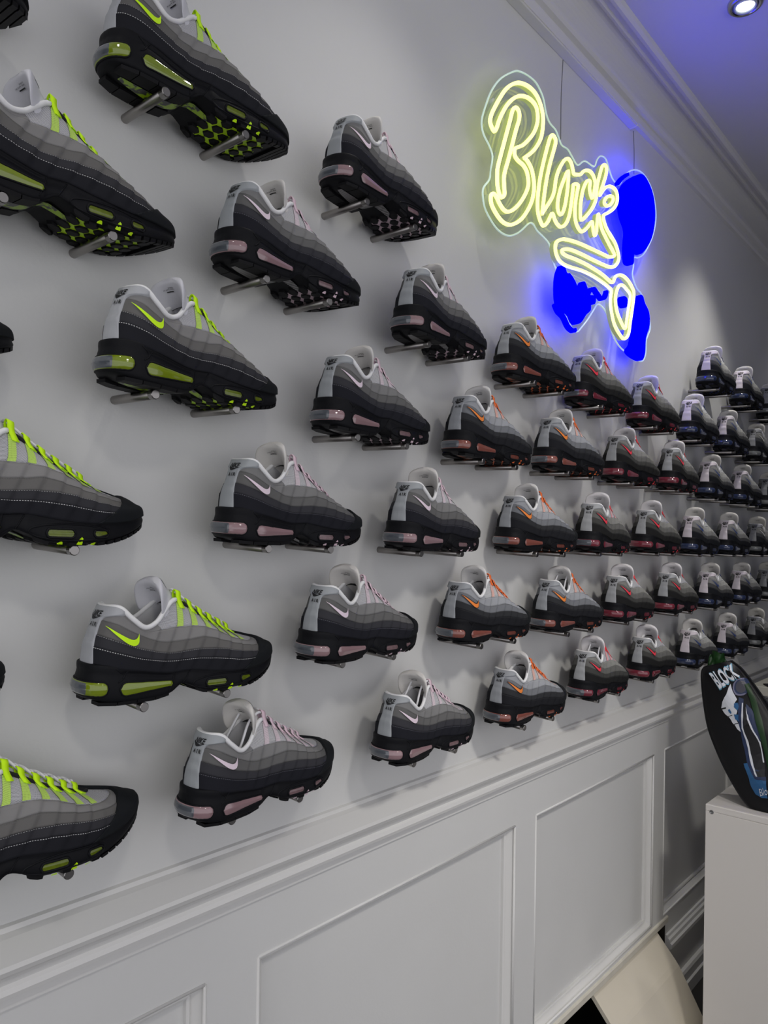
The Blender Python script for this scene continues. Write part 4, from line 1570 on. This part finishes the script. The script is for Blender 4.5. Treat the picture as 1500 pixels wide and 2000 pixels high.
NUB = 18
V = []
for i in range(NS):
    for k in range(NUB):
        V.append(bag_pt(k / (NUB - 1), i / (NS - 1)))
front = grid_faces(NS, NUB)
nf = len(V)
for i in range(NS):
    for k in range(NUB):
        u, s = k / (NUB - 1), i / (NS - 1)
        p = bag_pt(u, s)
        b_ = bag_pt(u, s)
        dep = .012 + .13 * (4 * u * (1 - u)) ** .5 * min(1, (1 - s) * 1.6 + .08)
        V.append(b_ + Vector((dep, 0, 0)))
back = grid_faces(NS, NUB, off=nf, flip=True)
side = []
for i in range(NS - 1):
    a = i * NUB; b_ = nf + i * NUB
    side.append((a, a + NUB, b_ + NUB, b_))
    a += NUB - 1; b_ += NUB - 1
    side.append((a, b_, b_ + NUB, a + NUB))
for k in range(NUB - 1):
    side.append((k, nf + k, nf + k + 1, k + 1))
    a = (NS - 1) * NUB + k; b_ = nf + (NS - 1) * NUB + k
    side.append((a, a + 1, b_ + 1, b_))
M_BAG = mat('black_bag_foil', (0.007, 0.007, 0.008), 0.42, spec=.22, bump=1.0, bscale=16)
obj('bag_body', new_mesh('bag_body', V, front + back + side), M_BAG, bag)
# inverse lookup pixel -> (u, s)
uu = np.linspace(0, 1, 120)
ss = np.linspace(0, 1, 240)
LUT = np.zeros((240, 120, 2))
for i, s in enumerate(ss):
    q = s * (NS - 1); k = int(min(math.floor(q), NS - 2)); w_ = q - k
    l = Ls[k] * (1 - w_) + Ls[k + 1] * w_; r_ = Rs[k] * (1 - w_) + Rs[k + 1] * w_
    LUT[i] = l[None] + (r_ - l)[None] * uu[:, None]


def on_bag(px, py, off):
    dist = (LUT[..., 0] - px) ** 2 + (LUT[..., 1] - py) ** 2
    i, k = np.unravel_index(np.argmin(dist), dist.shape)
    return bag_pt(uu[k], ss[i], off)


def bag_print(polys, material, name, off):
    bm = bmesh.new()
    for poly in polys:
        tmp = bmesh.new()
        f = tmp.faces.new([tmp.verts.new((a, b, 0)) for a, b in poly])
        bmesh.ops.triangulate(tmp, faces=tmp.faces[:])
        for _ in range(2):
            es = [e for e in tmp.edges if e.calc_length() > 9]
            if es:
                bmesh.ops.subdivide_edges(tmp, edges=es, cuts=1)
        bmesh.ops.triangulate(tmp, faces=tmp.faces[:])
        mp = {}
        for v in tmp.verts:
            mp[v] = bm.verts.new(on_bag(v.co.x, v.co.y, off))
        for f in tmp.faces:
            try:
                bm.faces.new([mp[v] for v in f.verts])
            except ValueError:
                pass
        tmp.free()
    return obj(name, bm_mesh(name, bm), material, bag)


z6 = lambda l: cpt(l, 1360, 1270, 6.0606)
M_PW = mat('print_white', (0.62, 0.64, 0.68), .45)
M_PB = mat('print_blue', (0.02, 0.10, 0.24), .4)
M_PN = mat('print_navy', (0.012, 0.025, 0.075), .4)
M_PG = mat('print_grey', (0.05, 0.05, 0.065), .4)
M_PK = mat('print_black', (0.006, 0.006, 0.007), .35)
bag_print([z6([(600, 1310), (650, 1300), (700, 1420), (760, 1500), (860, 1500), (860, 1740), (790, 1735), (720, 1690), (670, 1600), (650, 1480)])], M_PB, 'blue_print', .0012)
bag_print([z6([(540, 540), (590, 560), (600, 900), (660, 1150), (740, 1460), (860, 1480), (860, 1520), (730, 1500), (640, 1300), (570, 1000), (535, 800)])], M_PN, 'navy_print', .0016)
bag_print([z6([(620, 620), (700, 700), (800, 900), (830, 1050), (790, 1040), (700, 900), (640, 740)])], M_PN, 'navy_print', .0016)
bag_print([z6([(600, 640), (690, 900), (790, 1060), (840, 1300), (850, 1470), (770, 1470), (700, 1280), (640, 1080), (600, 880)])], M_PK, 'black_print', .0019)
bag_print([z6([(575, 600), (590, 610), (595, 900), (650, 1060), (720, 1340), (760, 1470), (740, 1460), (690, 1330), (630, 1080), (575, 900)])], M_PW, 'white_line', .0022)
bag_print([z6([(620, 640), (650, 760), (700, 890), (780, 1040), (800, 1060), (840, 1300), (825, 1300), (785, 1080), (690, 910), (640, 790)])], M_PW, 'white_line', .0022)
bag_print([z6([(440, 385), (470, 470), (520, 560), (500, 600), (530, 700), (500, 780), (540, 850), (570, 950), (520, 910), (470, 840), (420, 770), (380, 740), (330, 670), (350, 590), (400, 500), (420, 430)])], M_PW, 'white_print', .0016)
bag_print([z6([(490, 610), (530, 600), (545, 650), (530, 690), (490, 650)]), z6([(415, 680), (440, 680), (460, 720), (450, 735), (425, 710)]), z6([(490, 740), (540, 740), (545, 830), (500, 790)])], M_PB, 'blue_print', .0022)
bag_print([z6([(330, 672), (395, 655), (390, 668), (335, 684)]), z6([(400, 768), (470, 740), (468, 752), (405, 778)]), z6([(470, 858), (540, 835), (538, 848), (475, 868)])], M_PK, 'black_print', .0024)
ring_o = [(560 + 95 * math.cos(a) * 1.0, 420 + 105 * math.sin(a)) for a in np.linspace(0, 2 * math.pi, 20, endpoint=False)]
ring_i = [(560 + 78 * math.cos(a) * 1.0, 420 + 88 * math.sin(a)) for a in np.linspace(0, 2 * math.pi, 20, endpoint=False)]
bag_print([z6(ring_o)], M_PN, 'navy_print', .0020)
bag_print([z6([ring_o[k], ring_o[(k + 1) % 20], ring_i[(k + 1) % 20], ring_i[k]]) for k in range(3, 16)], mat('print_lilac', (.14, .14, .22), .4), 'ring_print', .0024)
bag_print([z6([(560 + 60 * math.cos(a), 420 + 70 * math.sin(a)) for a in np.linspace(0, 2 * math.pi, 18, endpoint=False)])], M_PG, 'grey_print', .0026)


def bag_text(body, quad, material, name, off, shear=0.0):
    TV, TF = text_polys(body, 1.0, shear, bold=0.0 if body == 'Block' else 0.035)
    TV -= TV.min(0)
    mx_ = TV.max(0)
    bl, br, tl, tr_ = [np.array(q) for q in quad]
    V = []
    for q in TV:
        a, b_ = q[0] / mx_[0], q[1] / mx_[1]
        p = (bl * (1 - a) + br * a) * (1 - b_) + (tl * (1 - a) + tr_ * a) * b_
        V.append(on_bag(p[0], p[1], off))
    return obj(name, new_mesh(name, V, TF, smooth=False), material, bag)


bag_text('BLOCK', ((1414, 1346), (1451, 1321), (1390, 1312), (1432, 1294)), mat('print_cyan_edge', (.10, .30, .42), .4), 'lettering_edge', .0030)
bag_text('BLOCK', ((1414, 1343), (1450, 1319), (1391, 1313), (1431, 1296)), M_PW, 'bag_lettering', .0042)
bag_text('Block', ((1488, 1553), (1518, 1545), (1484, 1538), (1514, 1530)), M_PW, 'script_lettering', .0022, .3)

# green tissue in the mouth of the bag and a green ribbon across its front
M_LEAF = mat('dark_green_film', (0.006, 0.032, 0.006), .4, spec=.3)
ribbon_px = spline([(1462, 1334), (1476, 1368), (1488, 1406), (1500, 1450), (1509, 1500), (1513, 1545)], 5)
V = []
for i, q in enumerate(ribbon_px):
    w = 5.0 * math.sin(math.pi * min(1, .25 + .7 * i / len(ribbon_px)))
    for e in (-1, 0, 1):
        V.append(on_bag(q[0] + w * e, q[1] - w * .4 * e, .0050 - .0010 * abs(e)))
obj('green_ribbon', new_mesh('green_ribbon', V, grid_faces(len(ribbon_px), 3)), M_LEAF, bag)
V = []
for i in range(9):
    u = .02 + .70 * i / 8
    base = bag_pt(u, .985) + Vector((.012, 0, 0))
    hgt = .040 * math.sin(math.pi * (.2 + .75 * i / 8)) + .006 * math.sin(i * 2.3)
    for k in range(5):
        f = k / 4
        V.append(base + Vector((.020 * f + .008 * math.sin(i * 1.9 + k), -.006 * f * math.cos(i), hgt * f - .012 * (1 - f))))
obj('green_tissue', new_mesh('green_tissue', V, grid_faces(9, 5)), M_LEAF, bag)

# ------------------------------------------------------------------ far table with a black cap
fx = 2.95
tl = at_plane(1464, 1338, (fx, 0, 0), Vector((1, 0, 0)))
tb = empty('side_table', (fx, tl.y, 0))
tag(tb, 'pale side table behind the bag at the right edge', 'table')
M_TB = mat('pale_table', (0.42, 0.41, 0.36), .4)
obj('table_top', box_mesh('table_top', 0, .40, -.6, 0, tl.z - .035, tl.z, .003), M_TB, tb)
for lx in (.0, .36):
    for ly in (-.60, -.04):
        obj('table_leg', box_mesh('table_leg', lx, lx + .04, ly, ly + .04, 0, tl.z - .0355, .002), M_TB, tb)
cp = empty('black_cap', (fx + .12, tl.y - .14, tl.z))
tag(cp, 'black flat-brimmed cap lying on the pale side table', 'cap')
V, Fc = lathe_z([(0, .001), (.085, .001), (.092, .008), (.090, .020), (.078, .036), (.050, .046), (0, .050)], 24)
obj('crown', new_mesh('crown', V, Fc), mat('cap_black', (.006, .006, .007), .8), cp)
V = []
for i in range(13):
    a = math.pi * (0.15 + .7 * i / 12) + math.pi / 2
    for r_, z in ((.080, .006), (.150, .004), (.150, .001), (.080, .001)):
        V.append((r_ * math.cos(a), r_ * math.sin(a) * .8, z))
Fc = [(i * 4 + k, (i + 1) * 4 + k, (i + 1) * 4 + (k + 1) % 4, i * 4 + (k + 1) % 4) for i in range(12) for k in range(4)]
obj('brim', new_mesh('brim', V, Fc), mat('cap_black', (.006, .006, .007), .8), cp)
